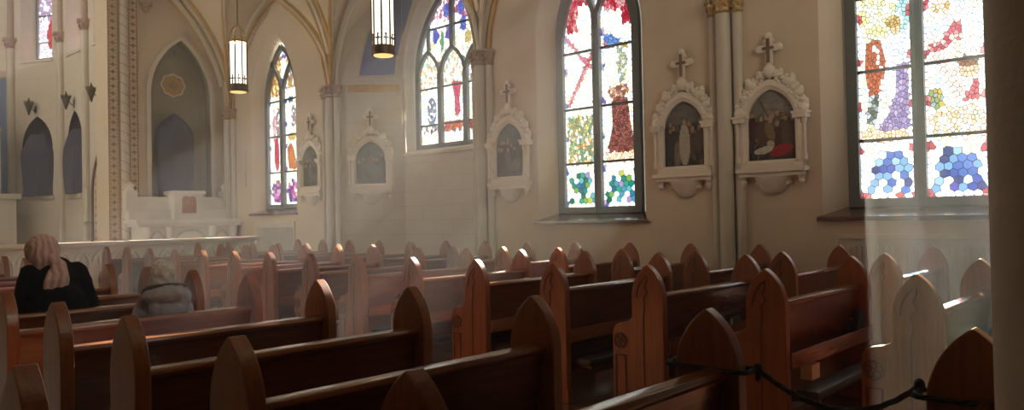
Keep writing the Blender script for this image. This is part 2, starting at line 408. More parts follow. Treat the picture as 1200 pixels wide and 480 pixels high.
# ribs: cream roll with a gold band on each side
def rib(path, r=.065, band=True, off=(0, 1, 0)):
    P = [Vector(p) for p in path]
    g = G(); g.tube(P, r, 8); trim(g, M['stone'], smooth=True)
    if band:
        for s_ in (-1, 1):
            g = G(); g.tube([p + Vector(off)*s_*r*2.1 + Vector((0, 0, .03)) for p in P], r*.75, 6); trim(g, M['gold'], smooth=True)
for y in COLY[1:]:
    rib([(CX + HALF*.985*math.cos(PI*t/40), y, z1(CX + HALF*.985*math.cos(PI*t/40))-.03) for t in range(0, 41)])
for a in range(4):
    for sgn, xw in ((1, XR), (-1, XL)):
        for d in (0, 1):
            path = []
            for i in range(0, 21):
                f = 2.3*i/20; y = COLY[a] + (f if d == 0 else 4.6-f); z = z2(y)
                u = 1 - math.sqrt(max(0, 1-((z-CAP)/4.4)**2)); x = CX + sgn*(HALF*(1-u))
                path.append((x-sgn*.05, y, z-.03))
            rib(path, .05, not ((a == 1 and d == 1) or (a == 2 and d == 0)), (.5, .5 if d else -.5, 0))
        # wall arch
        path = [(xw-sgn*.03, COLY[a]+4.6*(.5-.5*math.cos(PI*i/40)), z2(COLY[a]+4.6*(.5-.5*math.cos(PI*i/40)))-.06) for i in range(41)]
        g = G(); g.sweep(path, [(.07*math.cos(k*PI/4), .07*math.sin(k*PI/4)) for k in range(8)], upv=Vector((sgn, 0, 0))); trim(g, M['stone'], smooth=True)
        path = [(x, COLY[a]+2.3+(y-COLY[a]-2.3)*.93, CAP+(z-CAP)*.955-.02) for x, y, z in path]
        g = G(); g.sweep(path, [(.03*math.cos(k*PI/3), .03*math.sin(k*PI/3)) for k in range(6)], upv=Vector((sgn, 0, 0)))
        trim(g, M['stone'] if a == 2 else M['gold'], smooth=True)
# the arch on the chancel wall over the side altar
g = G(); g.tube([(CX + HALF*.985*math.cos(PI*t/60), YF-.05, z1(CX + HALF*.985*math.cos(PI*t/60))-.1) for t in range(0, 61)], .08, 8); trim(g, M['stone'], smooth=True)
g = G(); g.tube([(CX + HALF*.955*math.cos(PI*t/60), YF-.02, z1(CX + HALF*.955*math.cos(PI*t/60))-.24) for t in range(0, 61)], .035, 6); trim(g, M['gold'], smooth=True)

# ------------------------------------------------------------------ wall shafts with leaf capitals
def capital(g, c, r, z, h=.24):
    g.lathe([(r*1.0, z-.02), (r*1.3, z), (r*1.02, z+.03), (r*1.1, z+h*.4), (r*1.6, z+h*.85), (r*1.75, z+h*.86), (r*1.75, z+h), (r*.9, z+h)], (c[0], c[1], 0), 14)
    for lay, (zz, rr) in enumerate(((z+h*.35, r*1.35), (z+h*.72, r*1.62))):
        for k in range(8):
            a = 2*PI*(k + .5*lay)/8; g.ball((c[0]+rr*math.cos(a), c[1]+rr*math.sin(a), zz), r*.3, 6, 5, (.8, .8, 1.3))
def column(x, y, sgn, mat_cap, wide=False):
    e = bpy.data.objects.new('column', None); C.objects.link(e); struct(e)
    spots = [(x-sgn*.10, y, .098), (x-sgn*.03, y-.17, .07), (x-sgn*.03, y+.17, .07)]
    if wide: spots += [(x-sgn*.03, y+.33, .055)]
    for px, py, r in spots:
        g = G(); g.lathe([(r*1.7, 0), (r*1.7, .22), (r*1.35, .3), (r*1.45, .36), (r*1.02, .42), (r, .5), (r, CAP-.22)], (px, py, 0), 16)
        struct(obj('shaft', g, M['shaft'], e, smooth=True))
        g = G(); capital(g, (px, py), r, CAP-.22); struct(obj('capital', g, mat_cap, e, smooth=True))
    return e
for y in COLY:
    column(XR, y, 1, M['gilt'] if y < 5 else M['dull_or_hazed_gilt'], wide=abs(y-13.95) < .1)  # farther capitals are browner, the sun haze over them put into the colour
    column(XL, y, -1, M['dull_or_hazed_gilt'])

# ------------------------------------------------------------------ stained glass
def clip(poly, nx, ny, d):
    out = []
    for i in range(len(poly)):
        a, b = poly[i-1], poly[i]; da = a[0]*nx+a[1]*ny-d; db = b[0]*nx+b[1]*ny-d
        if (da <= 0) != (db <= 0):
            t = da/(da-db); out.append((a[0]+(b[0]-a[0])*t, a[1]+(b[1]-a[1])*t))
        if db <= 0: out.append(b)
    return out
def area(p): return abs(sum(p[i-1][0]*p[i][1]-p[i][0]*p[i-1][1] for i in range(len(p))))/2
KZ = .66                                                    # pieces stand taller than wide
def voronoi(seeds, bound, round_=()):
    """cells of the seeds clipped to the convex outline 'bound' (counter-clockwise)"""
    cells = []
    for s_ in seeds:
        near = sorted(seeds, key=lambda q: (q[0]-s_[0])**2+((q[1]-s_[1])*KZ)**2)[1:26]
        p = list(bound)
        for q in near:
            kz = 1 if (s_ in round_ or q in round_) else KZ*KZ
            nx, ny = q[0]-s_[0], (q[1]-s_[1])*kz
            p = clip(p, nx, ny, (q[0]**2-s_[0]**2+(q[1]**2-s_[1]**2)*kz)/2)
            if not p: break
        if p and area(p) > 2e-5: cells.append((s_, p))
    return cells
def el(x, z, cx, cz, rx, rz, rot=0):
    c, s_ = math.cos(rot), math.sin(rot); dx, dz = x-cx, z-cz
    return ((dx*c+dz*s_)/rx)**2 + ((-dx*s_+dz*c)/rz)**2 <= 1
W_ = (1.5, 1.5, 1.47)
def pale(r=0):
    return random.choice([(1.5, 1.5, 1.45), (1.5, 1.45, 1.3), (1.3, 1.42, 1.5), (1.5, 1.5, 1.5), (1.45, 1.5, 1.4), (1.2, 1.45, 1.2), (1.45, 1.15, .95), (1.05, 1.3, 1.5), (1.45, 1.3, .95), (1.5, 1.5, 1.5)])
def pin(x, z, poly):
    c = False
    for i in range(len(poly)):
        (x0, y0), (x1, y1) = poly[i-1], poly[i]
        if (y0 > z) != (y1 > z) and x < (x1-x0)*(z-y0)/(y1-y0)+x0: c = not c
    return c
def panel_glass(name, bound, paint, density, rings, parent, mat, lead=.0038, outlines=()):
    bound = [p for i, p in enumerate(bound) if (p[0]-bound[i-1][0])**2+(p[1]-bound[i-1][1])**2 > 1e-8]
    xs_ = [p[0] for p in bound]; zs_ = [p[1] for p in bound]
    x0, x1, za, zb = min(xs_), max(xs_), min(zs_), max(zs_)
    ringset = set(); seeds = []; n = int((x1-x0)*(zb-za)*density)
    def inside(p):
        return all((bound[i][0]-bound[i-1][0])*(p[1]-bound[i-1][1])-(bound[i][1]-bound[i-1][1])*(p[0]-bound[i-1][0]) > -1e-9 for i in range(len(bound)))
    for (cx, cz, rx, rz, st) in rings:                      # roundels: even hexagonal packing
        j = 0; z = cz-rz
        while z <= cz+rz:
            x = cx-rx+(st/2 if j % 2 else 0)
            while x <= cx+rx:
                p = (x+random.uniform(-.012, .012), z+random.uniform(-.012, .012))
                if inside(p): seeds.append(p); ringset.add(p)
                x += st
            z += st*.87; j += 1
    for pl in outlines:                                     # mirrored pairs of seeds make the leads follow the drawing
        for (ax, az), (bx, bz) in zip(pl, pl[1:]):
            L_ = math.hypot(bx-ax, bz-az)
            if L_ < .02: continue
            ux, uz = (bx-ax)/L_, (bz-az)/L_; k_ = max(1, round(L_/.075))
            for i_ in range(k_):
                t_ = (i_+.5)/k_*L_
                for sg in (1, -1):
                    p = (ax+ux*t_-uz*.019*sg, az+uz*t_+ux*.019*sg)
                    if inside(p) and all((p[0]-q[0])**2+(p[1]-q[1])**2 > .02**2 for q in seeds): seeds.append(p); ringset.add(p)
    zi = za+.04
    while zi < zb:                                          # narrow border pieces up both sides
        for x in (x0+.022, x1-.022):
            if inside((x, zi)): seeds.append((x, zi+random.uniform(-.01, .01)))
        for x in (x0+.066, x1-.066):
            if inside((x, zi+.05)): seeds.append((x, zi+.05))
        zi += .09
    tries = 0; md = .40/math.sqrt(density)
    while tries < n*14:
        tries += 1; p = (random.uniform(x0, x1), random.uniform(za, zb))
        if not inside(p): continue
        if any(abs(p[0]-cx) < rx+.03 and abs(p[1]-cz) < rz+.03 for cx, cz, rx, rz, st in rings): continue
        m_ = md if min(paint(*p)) > .95 else md*.82
        if all((p[0]-q[0])**2+((p[1]-q[1])*KZ)**2 > m_*m_ for q in seeds): seeds.append(p)
    g = bmesh.new(); cl = g.loops.layers.float_color.new('Col')
    for s_, p in voronoi(seeds, bound, ringset):
        col = [min(1, q**2.2/2.6) for q in paint(s_[0], s_[1])]
        cx = sum(q[0] for q in p)/len(p); cz = sum(q[1] for q in p)/len(p)
        r = math.sqrt(area(p)/PI); k = max(.3, 1-lead/r)
        inn = [(cx+(q[0]-cx)*k, cz+(q[1]-cz)*k) for q in p]
        f = g.faces.new([g.verts.new((q[0], 0, q[1])) for q in inn])
        for l in f.loops: l[cl] = tuple(col)+(1,)
        for i in range(len(p)):
            a, b, c_, d_ = p[i-1], p[i], inn[i], inn[i-1]
            f = g.faces.new([g.verts.new((q[0], 0, q[1])) for q in (a, b, c_, d_)])
            for l in f.loops: l[cl] = (0, 0, 0, 0)
    me = bpy.data.meshes.new(name); g.to_mesh(me); g.free(); me.materials.append(mat)
    return link(name, me, parent)
def edge_d(x, lo, hi): return min(x-lo, hi-x)
R_ = random.choice
def border(x, z, lo, hi, cols):
    if edge_d(x, lo, hi) < .045: return R_(cols) if int(z*11) % 6 == 0 else R_([(1.5, 1.4, 1.35), (1.4, 1.5, 1.45), (1.2, 1.3, 1.45), (1.5, 1.5, 1.4)])
def cluster(x, z, cx, cz, pal):
    if el(x, z, cx, cz+.06, .25, .17) or any(el(x, z, cx+d, cz-.13, .075, .10) for d in (-.19, 0, .19)):
        return R_(pal) if random.random() < .88 else (1.35, 1.45, 1.5)
TEAL = [(.14, .55, .48), (.22, .66, .55), (.16, .42, .55), (.40, .74, .78), (.50, .70, .30), (.66, .58, .80), (.16, .42, .30), (.34, .62, .72), (.20, .50, .62), (.78, .80, .35)]
BLUES = [(.22, .34, .72), (.34, .52, .86), (.52, .72, .92), (.30, .26, .66), (.20, .26, .52), (.66, .84, .95), (.28, .44, .78), (.40, .36, .74), (.45, .68, .86)]
def paint_friar(x, z):                                     # friar at prayer before a rocky landscape
    lo, hi = (-.68, -.07) if x < 0 else (.07, .68)
    b = border(x, z, lo, hi, [(.75, .85, .95), (.45, .40, .85), (.9, .8, .95)])
    if b: return b
    if z < 2.34: return cluster(x, z, .38 if x > 0 else -.36, 1.95, TEAL) or pale()
    if x > 0:
        if pin(x, z, [(.24, 3.28), (.32, 3.36), (.54, 3.32), (.58, 2.95), (.66, 2.56), (.60, 2.50), (.20, 2.50), (.16, 2.58), (.25, 2.90)]): return R_([(.58, .34, .30), (.50, .28, .25), (.66, .40, .35), (.44, .24, .22), (.62, .36, .30)])
        if el(x, z, .38, 3.44, .19, .10): return R_([(.78, .50, .42), (.60, .40, .34), (.9, .7, .6), (1.2, 1.0, .8)])
        if el(x, z, .25, 4.25, .19, .085, -.4): return R_([(.30, .50, .86), (.45, .66, .9), (.36, .55, .82)])
        if abs(z-(4.2+(x-.07)*-.2)) < .04 and x < .3: return (.86, .45, .5)
        if pin(x, z, [(.36, 4.12), (.46, 4.16), (.56, 3.9), (.50, 3.6), (.40, 3.55), (.36, 3.8)]): return R_([(.72, .78, .72), (.86, .84, .62), (1.3, 1.35, 1.3), (.62, .70, .62)])
        if el(x, z, .47, 4.12, .08, .05): return (.80, .66, .25)
        if z < 2.66: return R_([(1.3, 1.05, .85), (1.1, .85, .65), (1.4, 1.25, 1.1)])
        if (z > 4.48 and x > .47) or (z > 4.72 and x > .12): return R_([(.80, .16, .26), (.88, .34, .42), (.92, .66, .66), (.7, .12, .2)])
        return pale()
    if abs((x+.33) - (z-3.75)*.62) < .045 and z > 3.28: return R_([(.82, .32, .34), (.90, .52, .54), (.96, .66, .66)])
    if abs((x+.22) + (z-3.95)*.9) < .035 and z > 3.6: return R_([(.92, .60, .66), (.88, .5, .6)])
    if z < 3.12: return R_([(.70, .82, .56), (.50, .68, .46), (1.2, .92, .58), (1.2, 1.1, .8), (1.4, 1.4, 1.3), (.82, .62, .36), (.62, .78, .74), (.86, .76, .48), (.45, .62, .50)])
    if (z > 4.5 and x < -.40) or (z > 4.92 and x < -.2): return R_([(.80, .16, .26), (.88, .34, .42), (.95, .70, .66), (.7, .12, .2)])
    return pale()
def paint_pilgrims(x, z):                                   # figures in orange, white and violet
    lo, hi = (-.68, -.07) if x < 0 else (.07, .68)
    b = border(x, z, lo, hi, [(.86, .40, .45), (.80, .3, .36), (.92, .6, .6)])
    if b: return b
    if z < 2.36:
        return cluster(x, z, -.34 if x < 0 else .36, 1.95, BLUES) or (R_([(.9, .5, .48), (.85, .4, .42), W_, W_]) if z < 1.68 else pale())
    if x < 0:
        if abs(x+.43-(3.2-z)*.13) < .016 and 2.62 < z < 3.55: return (1.4, 1.2, 1.15)
        if pin(x, z, [(-.58, 3.54), (-.42, 3.58), (-.36, 3.3), (-.40, 2.95), (-.56, 2.90), (-.60, 3.2)]): return R_([(.78, .36, .22), (.70, .30, .19), (.84, .44, .28), (.74, .34, .24)])
        if pin(x, z, [(-.56, 2.90), (-.44, 2.92), (-.46, 2.70), (-.50, 2.55), (-.60, 2.56)]): return R_([(.62, .70, .72), (.30, .34, .32), (.42, .46, .42), (.8, .86, .9)])
        if pin(x, z, [(-.24, 3.24), (-.08, 3.26), (-.08, 2.50), (-.30, 2.46), (-.48, 2.48), (-.34, 2.66), (-.26, 2.9)]): return R_([(.60, .52, .76), (.68, .60, .82), (.52, .44, .70), (.76, .68, .86), (.64, .54, .72)])
        if el(x, z, -.27, 3.76, .085, .075): return R_([(.82, .66, .32), (.72, .56, .28), (.9, .78, .5)])
        if el(x, z, -.24, 3.67, .06, .07): return (1.1, .86, .68)
        if pin(x, z, [(-.34, 3.6), (-.12, 3.6), (-.10, 3.22), (-.32, 3.1)]): return R_([(1.5, 1.5, 1.5), (1.3, 1.38, 1.5), (1.05, 1.2, 1.45)])
        if x > -.22 and z > 3.4: return R_([(.62, .86, .92), (.8, 1.1, 1.2), (.7, .95, .95), (1.4, 1.5, 1.5)])
        if z > 3.55: return R_([(1.1, 1.0, .7), (1.3, 1.25, 1.0), (1.4, 1.45, 1.4), (1.0, 1.1, .9)])
        if z < 2.52: return R_([(1.2, .9, .7), (1.3, 1.1, .9)])
        return pale()
    if pin(x, z, [(.10, 3.42), (.24, 3.44), (.38, 3.66), (.44, 3.66), (.46, 3.42), (.36, 3.42), (.24, 3.32), (.10, 3.34)]): return R_([(.88, .36, .42), (.80, .28, .34), (.94, .6, .62), (1.2, .86, .82)])
    if el(x, z, .24, 3.84, .10, .08): return R_([(1.2, .9, .7), (.9, .72, .36), (1.3, 1.1, .9)])
    if el(x, z, .50, 3.17, .11, .06): return R_([(.56, .36, .24), (.66, .44, .30)])
    if el(x, z, .51, 3.07, .10, .07): return (1.15, .88, .72)
    if pin(x, z, [(.45, 2.75), (.58, 2.95), (.60, 2.72)]): return (.86, .40, .44)
    if el(x, z, .18, 2.78, .08, .10): return R_([(.88, .78, .30), (.80, .66, .26), (.6, .68, .42), (.66, .76, .8)])
    if z < 2.66: return R_([(1.25, .98, .78), (1.3, 1.1, .9), (1.1, .86, .66), W_, (.9, 1.1, 1.2)])
    if abs((x-.25)-(3.15-z)*.6) < .07: return R_([(1.4, 1.2, 1.1), (1.3, 1.05, .95)])
    return pale()
def paint_saints(x, z):                                     # red robed figure left, orange robed figure right
    lo, hi = (-.68, -.07) if x < 0 else (.07, .68)
    b = border(x, z, lo, hi, [(.5, .4, .85), (.85, .5, .85), (.35, .4, .85)])
    if b: return b
    if z < 2.70:
        return (R_([(.74, .24, .56), (.46, .22, .52), (.82, .44, .74), (.30, .24, .46), (.9, .66, .85)]) if el(x, z, (-.36 if x < 0 else .38), 2.24, .24, .28) and random.random() < .9 else None) or pale()
    if x < 0:
        if pin(x, z, [(-.46, 3.56), (-.30, 3.58), (-.24, 3.2), (-.26, 2.85), (-.38, 2.74), (-.48, 3.0)]): return R_([(.86, .10, .22), (.76, .08, .18), (.92, .3, .4)])
        if el(x, z, -.26, 3.95, .13, .40): return R_([(.60, .58, .55), (.88, .55, .40), (1.3, 1.3, 1.2), (.55, .6, .62)])
        if el(x, z, -.46, 3.9, .08, .4): return R_([(.92, .6, .66), (1.2, 1.0, 1.1)])
        if z > 4.6: return R_([(.88, .50, .26), (.92, .74, .34), (1.3, 1.2, .9)])
        return pale()
    if pin(x, z, [(.12, 3.3), (.30, 3.42), (.44, 3.2), (.54, 2.86), (.50, 2.76), (.18, 2.80)]): return R_([(.92, .52, .16), (.95, .62, .26), (.85, .44, .14), (.9, .42, .2)])
    if el(x, z, .34, 3.56, .18, .10): return R_([(.92, .78, .42), (1.1, .9, .5)])
    if el(x, z, .42, 4.02, .12, .3): return R_([(.50, .58, .66), (.9, .62, .55), (1.3, 1.3, 1.2)])
    if el(x, z, .3, 4.45, .12, .08): return (.35, .5, .62)
    if z > 4.7: return R_([(.92, .76, .42), (.88, .6, .34), (1.4, 1.3, 1.1), (.62, .62, .88)])
    return pale()
def paint_transept(x, z):                                   # three lights, red robed figure at the centre
    if pin(x, z, [(-.08, 4.34), (.22, 4.34), (.14, 3.95), (.18, 3.72), (.06, 3.58), (.0, 3.75), (.0, 4.0)]): return R_([(.88, .24, .42), (.92, .38, .52), (.80, .18, .34)])
    if 3.36 < z < 3.54 and x > -.30: return R_([(.86, .24, .22), (.82, .32, .2), (.92, .62, .34), (.78, .2, .2)])
    if 3.34 < z < 3.50: return R_([(.42, .38, .42), (.70, .62, .62), W_])
    if el(x, z, -.72, 3.80, .16, .30): return R_([(.44, .52, .66), (.54, .58, .62), (.34, .38, .56), (1.3, 1.35, 1.4), (.7, .76, .8)])
    if z > 5.05:
        for cx, cz in ((-.55, 5.38), (-.15, 5.38), (.30, 5.50), (-.20, 5.86), (.24, 5.86)):
            if el(x, z, cx, cz, .10, .15): return R_([(.34, .42, .86), (.46, .54, .9), (.42, .36, .76)])
        if el(x, z, -.35, 5.22, .06, .22): return (.45, .74, .45)
        if el(x, z, .42, 5.20, .10, .14): return R_([(.92, .82, .5), (.9, .76, .4)])
        if z > 5.6: return R_([(.92, .6, .70), (1.2, 1.0, 1.1), (.85, .42, .58), W_, W_])
        return R_([(1.3, 1.2, .9), W_, W_, (1.2, 1.4, 1.5)])
    if z > 4.3 and random.random() < .35: return R_([(.95, .76, .72), (.86, .9, .74), (1.2, 1.0, .8)])
    return pale()
def paint_plain(x, z): return R_([(1.4, 1.3, 1.15), (1.2, 1.3, 1.4), (1.35, 1.1, .9), (1.0, 1.2, 1.0)])
def paint_apse(x, z):
    if el(x, z, .12, 7.0, .16, .40): return R_([(.92, .24, .26), (.9, .4, .36), (.82, .2, .24)])
    if z > 7.4: return R_([(.8, .76, .95), (.88, .66, .82), W_])
    return R_([(1.2, 1.0, 1.1), W_, (1.05, 1.15, 1.4), W_])

def bar(g, path, w_, d):                                     # square-section bar in the window plane
    g.sweep([(x, 0, z) for x, z in path], [(-w_/2, -d), (w_/2, -d), (w_/2, d), (-w_/2, d)], upv=Vector((0, 1, 0)))
_wn = [0]
def lancet_window(loc, rz, sz, paint, bars, dens=95, mat='glass', blob=None, outlines=()):
    """two-light window: pointed frame, mullion splitting in a Y, eye light above"""
    _wn[0] += 1
    e = bpy.data.objects.new('window_%d' % _wn[0], None); C.objects.link(e); e.location = loc; e.rotation_euler.z = rz; struct(e)
    z0 = sz+.10; zs, za, hw = 4.4, 5.85, .80
    o = pointed(hw-.06, z0+.06, zs, za-.10, 14)
    g = G(); bar(g, [(-hw+.06, z0)] + [(-x, z) for x, z in arc_half(hw-.06, zs, za-.08, 14)], .13, .07)
    bar(g, [(hw-.06, z0)] + arc_half(hw-.06, zs, za-.08, 14), .13, .07); bar(g, [(-hw, z0+.05), (hw, z0+.05)], .10, .08)
    struct(obj('window_frame', g, M['tracery'], e))
    g = G(); bar(g, [(0, z0), (0, 4.75)], .13, .085); bar(g, [(-.035, z0), (-.035, 4.75)], .03, .10); bar(g, [(.035, z0), (.035, 4.75)], .03, .10)
    for s_ in (-1, 1):
        bar(g, [(s_*(.0+.50*t**1.25), 4.62+.88*math.sin(t*1.15)) for t in [i/10 for i in range(11)]], .085, .07)
        bar(g, [(s_*(.68-.30*(t**1.3)), 4.45+.78*math.sin(t*1.35)) for t in [i/8 for i in range(9)]], .05, .06)
    struct(obj('mullion', g, M['tracery'], e))
    for zb in bars:
        g = G(); g.box(-hw+.08, hw-.08, -.035, .035, zb-.018, zb+.018); struct(obj('saddle_bar', g, M['iron'], e))
    for s_ in (-1, 1):
        half = clip(list(o), -s_, 0, 0)
        rings = [(s_*blob[0], blob[1], blob[2], blob[3], blob[4])] if blob else []
        struct(panel_glass('stained_glass', half, paint, dens, rings, e, M[mat], outlines=outlines))
    return e
YW = XR+.31
def loop(*p): return list(p)+[p[0]]
def oval(cx, cz, rx, rz, n=10): return [(cx+rx*math.cos(2*PI*i/n), cz+rz*math.sin(2*PI*i/n)) for i in range(n+1)]
OUT_P = [loop((-.58, 3.54), (-.42, 3.58), (-.36, 3.3), (-.40, 2.95), (-.56, 2.90), (-.60, 3.2)), loop((-.56, 2.90), (-.44, 2.92), (-.46, 2.70), (-.50, 2.55), (-.60, 2.56)),
         loop((-.24, 3.24), (-.08, 3.26), (-.08, 2.50), (-.30, 2.46), (-.48, 2.48), (-.34, 2.66), (-.26, 2.9)), [(-.16, 3.2), (-.20, 2.85), (-.36, 2.5)], [(-.10, 3.1), (-.15, 2.75), (-.22, 2.48)],
         oval(-.27, 3.76, .085, .075), oval(-.24, 3.66, .055, .065), loop((.10, 3.42), (.24, 3.44), (.38, 3.66), (.44, 3.66), (.46, 3.42), (.36, 3.42), (.24, 3.32), (.10, 3.34)),
         oval(.24, 3.84, .10, .08), oval(.50, 3.17, .11, .06), oval(.51, 3.06, .10, .07), [(.12, 3.12), (.32, 2.9), (.44, 2.66)], [(.25, 3.15), (.42, 2.9), (.55, 2.6)], [(.08, 2.66), (.3, 2.60), (.62, 2.66)], [(-.5, 3.95), (-.3, 3.92), (-.1, 4.0)], [(.1, 3.7), (.3, 3.98), (.5, 3.9)]]
OUT_F = [loop((.24, 3.28), (.32, 3.36), (.54, 3.32), (.58, 2.95), (.66, 2.56), (.60, 2.50), (.20, 2.50), (.16, 2.58), (.25, 2.90)), [(.36, 3.3), (.36, 2.9), (.30, 2.52)], [(.46, 3.3), (.48, 2.9), (.52, 2.52)],
         oval(.38, 3.44, .10, .09), loop((.36, 4.12), (.46, 4.16), (.56, 3.9), (.50, 3.6), (.40, 3.55), (.36, 3.8)), oval(.25, 4.25, .19, .085), [(-.62, 3.28), (-.34, 3.74), (-.1, 4.12)], [(-.66, 3.34), (-.40, 3.78), (-.16, 4.18)], [(-.6, 3.12), (-.4, 3.05), (-.1, 3.14)], [(-.6, 2.7), (-.35, 2.82), (-.1, 2.66)], [(-.55, 3.0), (-.45, 2.75), (-.5, 2.5)]]
OUT_S = [loop((-.46, 3.56), (-.30, 3.58), (-.24, 3.2), (-.26, 2.85), (-.38, 2.74), (-.48, 3.0)), loop((.12, 3.3), (.30, 3.42), (.44, 3.2), (.54, 2.86), (.50, 2.76), (.18, 2.80)), oval(-.26, 3.95, .13, .40, 14), oval(.42, 4.02, .12, .3, 12), oval(.34, 3.56, .18, .10)]
OUT_T = [loop((-.08, 4.34), (.22, 4.34), (.14, 3.95), (.18, 3.72), (.06, 3.58), (.0, 3.75), (.0, 4.0)), oval(-.72, 3.80, .16, .30, 12), [(-.3, 3.54), (.35, 3.54)]]
lancet_window((YW, 2.5, 0), -PI/2, 1.46, paint_pilgrims, (2.36, 3.20, 4.10), 150, blob=(.35, 1.95, .26, .27, .094), outlines=OUT_P)
lancet_window((YW, 7.1, 0), -PI/2, 1.46, paint_friar, (2.36, 3.24, 4.15), 150, blob=(.37, 1.95, .26, .27, .094), outlines=OUT_F)
lancet_window((YW, 16.5, 0), -PI/2, 1.74, paint_saints, (2.72, 3.60, 4.46), 120, blob=(.36, 2.24, .25, .29, .09), outlines=OUT_S)
for y in (16.5,):  # single unseen left-wall window, added for fill light
    lancet_window((XL-.31, y, 0), PI/2, 1.46, paint_plain, (2.36, 3.24, 4.15), 14, 'left_fill_glass')
def transept_window(loc, rz):
    _wn[0] += 1
    e = bpy.data.objects.new('window_%d' % _wn[0], None); C.objects.link(e); e.location = loc; e.rotation_euler.z = rz; struct(e)
    z0, zs, za, hw = 3.03, 4.55, 6.42, 1.16
    o = pointed(hw-.05, z0, zs, za-.06, 16)
    g = G(); bar(g, [(-hw+.05, z0)] + [(-x, z) for x, z in arc_half(hw-.05, zs, za-.06, 16)], .12, .07)
    bar(g, [(hw-.05, z0)] + arc_half(hw-.05, zs, za-.06, 16), .12, .07); bar(g, [(-hw, z0+.02), (hw, z0+.02)], .09, .08)
    struct(obj('window_frame', g, M['tracery'], e))
    g = G()
    for x in (-.385, .385): bar(g, [(x, z0), (x, 4.55)], .12, .08)
    for cx, l, r in ((-.75, .36, .36), (0, .385, .385), (.75, .36, .36)):       # head arch of each light
        for s_ in (-1, 1): bar(g, [(cx+s_*x, z) for x, z in arc_half(l, 4.45, 5.06, 8)], .085, .07)
    bar(g, [(0, 5.02), (0, 6.3)], .11, .07)
    for s_ in (-1, 1): bar(g, [(s_*x, z) for x, z in [(.73, 5.02), (.76, 5.3), (.74, 5.6)]], .06, .06)
    struct(obj('mullion', g, M['tracery'], e))
    for zb, x0, x1 in ((3.50, -1.05, 1.05), (4.28, -1.05, 1.05), (5.53, -.75, .75)):
        g = G(); g.box(x0, x1, -.03, .03, zb-.018, zb+.018); struct(obj('saddle_bar', g, M['iron'], e))
    for a, b in ((None, -.385), (-.385, .385), (.385, None)):
        p = list(o)
        if b is not None: p = clip(p, 1, 0, b)
        if a is not None: p = clip(p, -1, 0, -a)
        struct(panel_glass('stained_glass', p, paint_transept, 110, [], e, M['glass'], .0045, OUT_T))
transept_window((10.66, 11.46, 0), -PI/2)
# unseen glowing window added behind the camera, fill for wall and pew backs
_wn[0] += 1
e = bpy.data.objects.new('window_%d' % _wn[0], None); C.objects.link(e); e.location = (CX, YB-.29, 0); e.rotation_euler.z = PI; struct(e)
o = pointed(1.58, 4.0, 6.2, 8.05, 14)
struct(panel_glass('stained_glass', o, paint_plain, 8, [], e, M['rear_fill_glass'], .01))
g = G(); bar(g, [(-1.55, 4.0)] + [(-x, z) for x, z in arc_half(1.55, 6.2, 8.0, 14)], .14, .07); bar(g, [(1.55, 4.0)] + arc_half(1.55, 6.2, 8.0, 14), .14, .07)
for x in (-.52, .52): bar(g, [(x, 4.0), (x, 7.4)], .12, .07)
struct(obj('window_frame', g, M['tracery'], e))
# sloping dark sills
def sill(y, z, hw=1.09):
    g = G(); g.prism([(XR-.07, z-.06), (XR-.07, z-.01), (XR+.30, z+.11), (XR+.30, z-.02), (XR+.01, z-.06)], y-hw, y+hw, 'Y')
    for v in g.bm.verts:
        if v.co.x > XR+.1: v.co.y = y + (v.co.y-y)*.76
    return trim(g, M['sill'], .006)
for y, z in WIN: sill(y, z)
g = G(); g.prism([(10.34, 2.86), (10.34, 2.93), (10.64, 3.02), (10.64, 2.86)], 11.46-1.30, 11.46+1.30, 'Y'); trim(g, M['stone'], .008)
g = G(); g.box(XR-.03, XR+.01, 17.80, 17.86, 2.42, 3.32); trim(g, M['stone'], .004)
# recessed radiator panels below two windows
for y0, y1, zt in ((1.68, 3.34, 1.18), (15.62, 17.28, 1.47)):
    g = G()
    g.box(XR-.035, XR+.02, y0-.06, y0, 0, zt+.06); g.box(XR-.035, XR+.02, y1, y1+.06, 0, zt+.06); g.box(XR-.035, XR+.02, y0, y1, zt, zt+.06); trim(g, M['stone'], .006)
    g = G(); g.box(XR-.012, XR+.02, y0, y1, 0, zt)
    for i in range(26): yq = y0+.05+(y1-y0-.1)*i/25; g.box(XR-.03, XR-.01, yq-.012, yq+.012, .1, zt-.08)
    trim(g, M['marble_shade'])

# painted bands of the transept bay
cdir = Vector((10.4-XR, 12.8-13.8, 0)).normalized(); cn = Vector((-cdir.y, cdir.x, 0)); cn = cn if cn.x < 0 else -cn
def cp(d, z, o=.006): p = Vector((XR, 13.8, 0)) + cdir*d + cn*o; return (p.x, p.y, z)
def slab(pts3, nrm, t=.01):
    g = G(); A = [Vector(p) for p in pts3]; B = [a - Vector(nrm)*t for a in A]
    va = [g.bm.verts.new(p) for p in A]; vb = [g.bm.verts.new(p) for p in B]
    g.bm.faces.new(va); g.bm.faces.new(list(reversed(vb)))
    for i in range(len(A)): g.bm.faces.new((va[i-1], va[i], vb[i], vb[i-1]))
    return g
bl = [(.46, 4.62), (1.24, 4.62), (1.30, 5.05), (1.40, 5.5), (1.40, 6.55), (1.15, 6.42), (.88, 6.05), (.66, 5.5)]
trim(slab([cp(d, z) for d, z in bl], cn), M['blue'])
br = [(12.79, 5.5), (12.66, 5.75), (12.40, 6.25), (12.1, 6.55), (12.5, 6.7), (12.79, 6.58)]
trim(slab([(10.393, y, z) for y, z in br], Vector((-1, 0, 0))), M['blue'])
g = G(); g.tube([cp(d, z, .01) for d, z in bl[4:] + bl[:3]], .022, 6); trim(g, M['stone'])
trim(slab([cp(d, z) for d, z in ((.22, 4.27), (1.34, 4.27), (1.34, 4.43), (.22, 4.43))], cn), M['gold'])
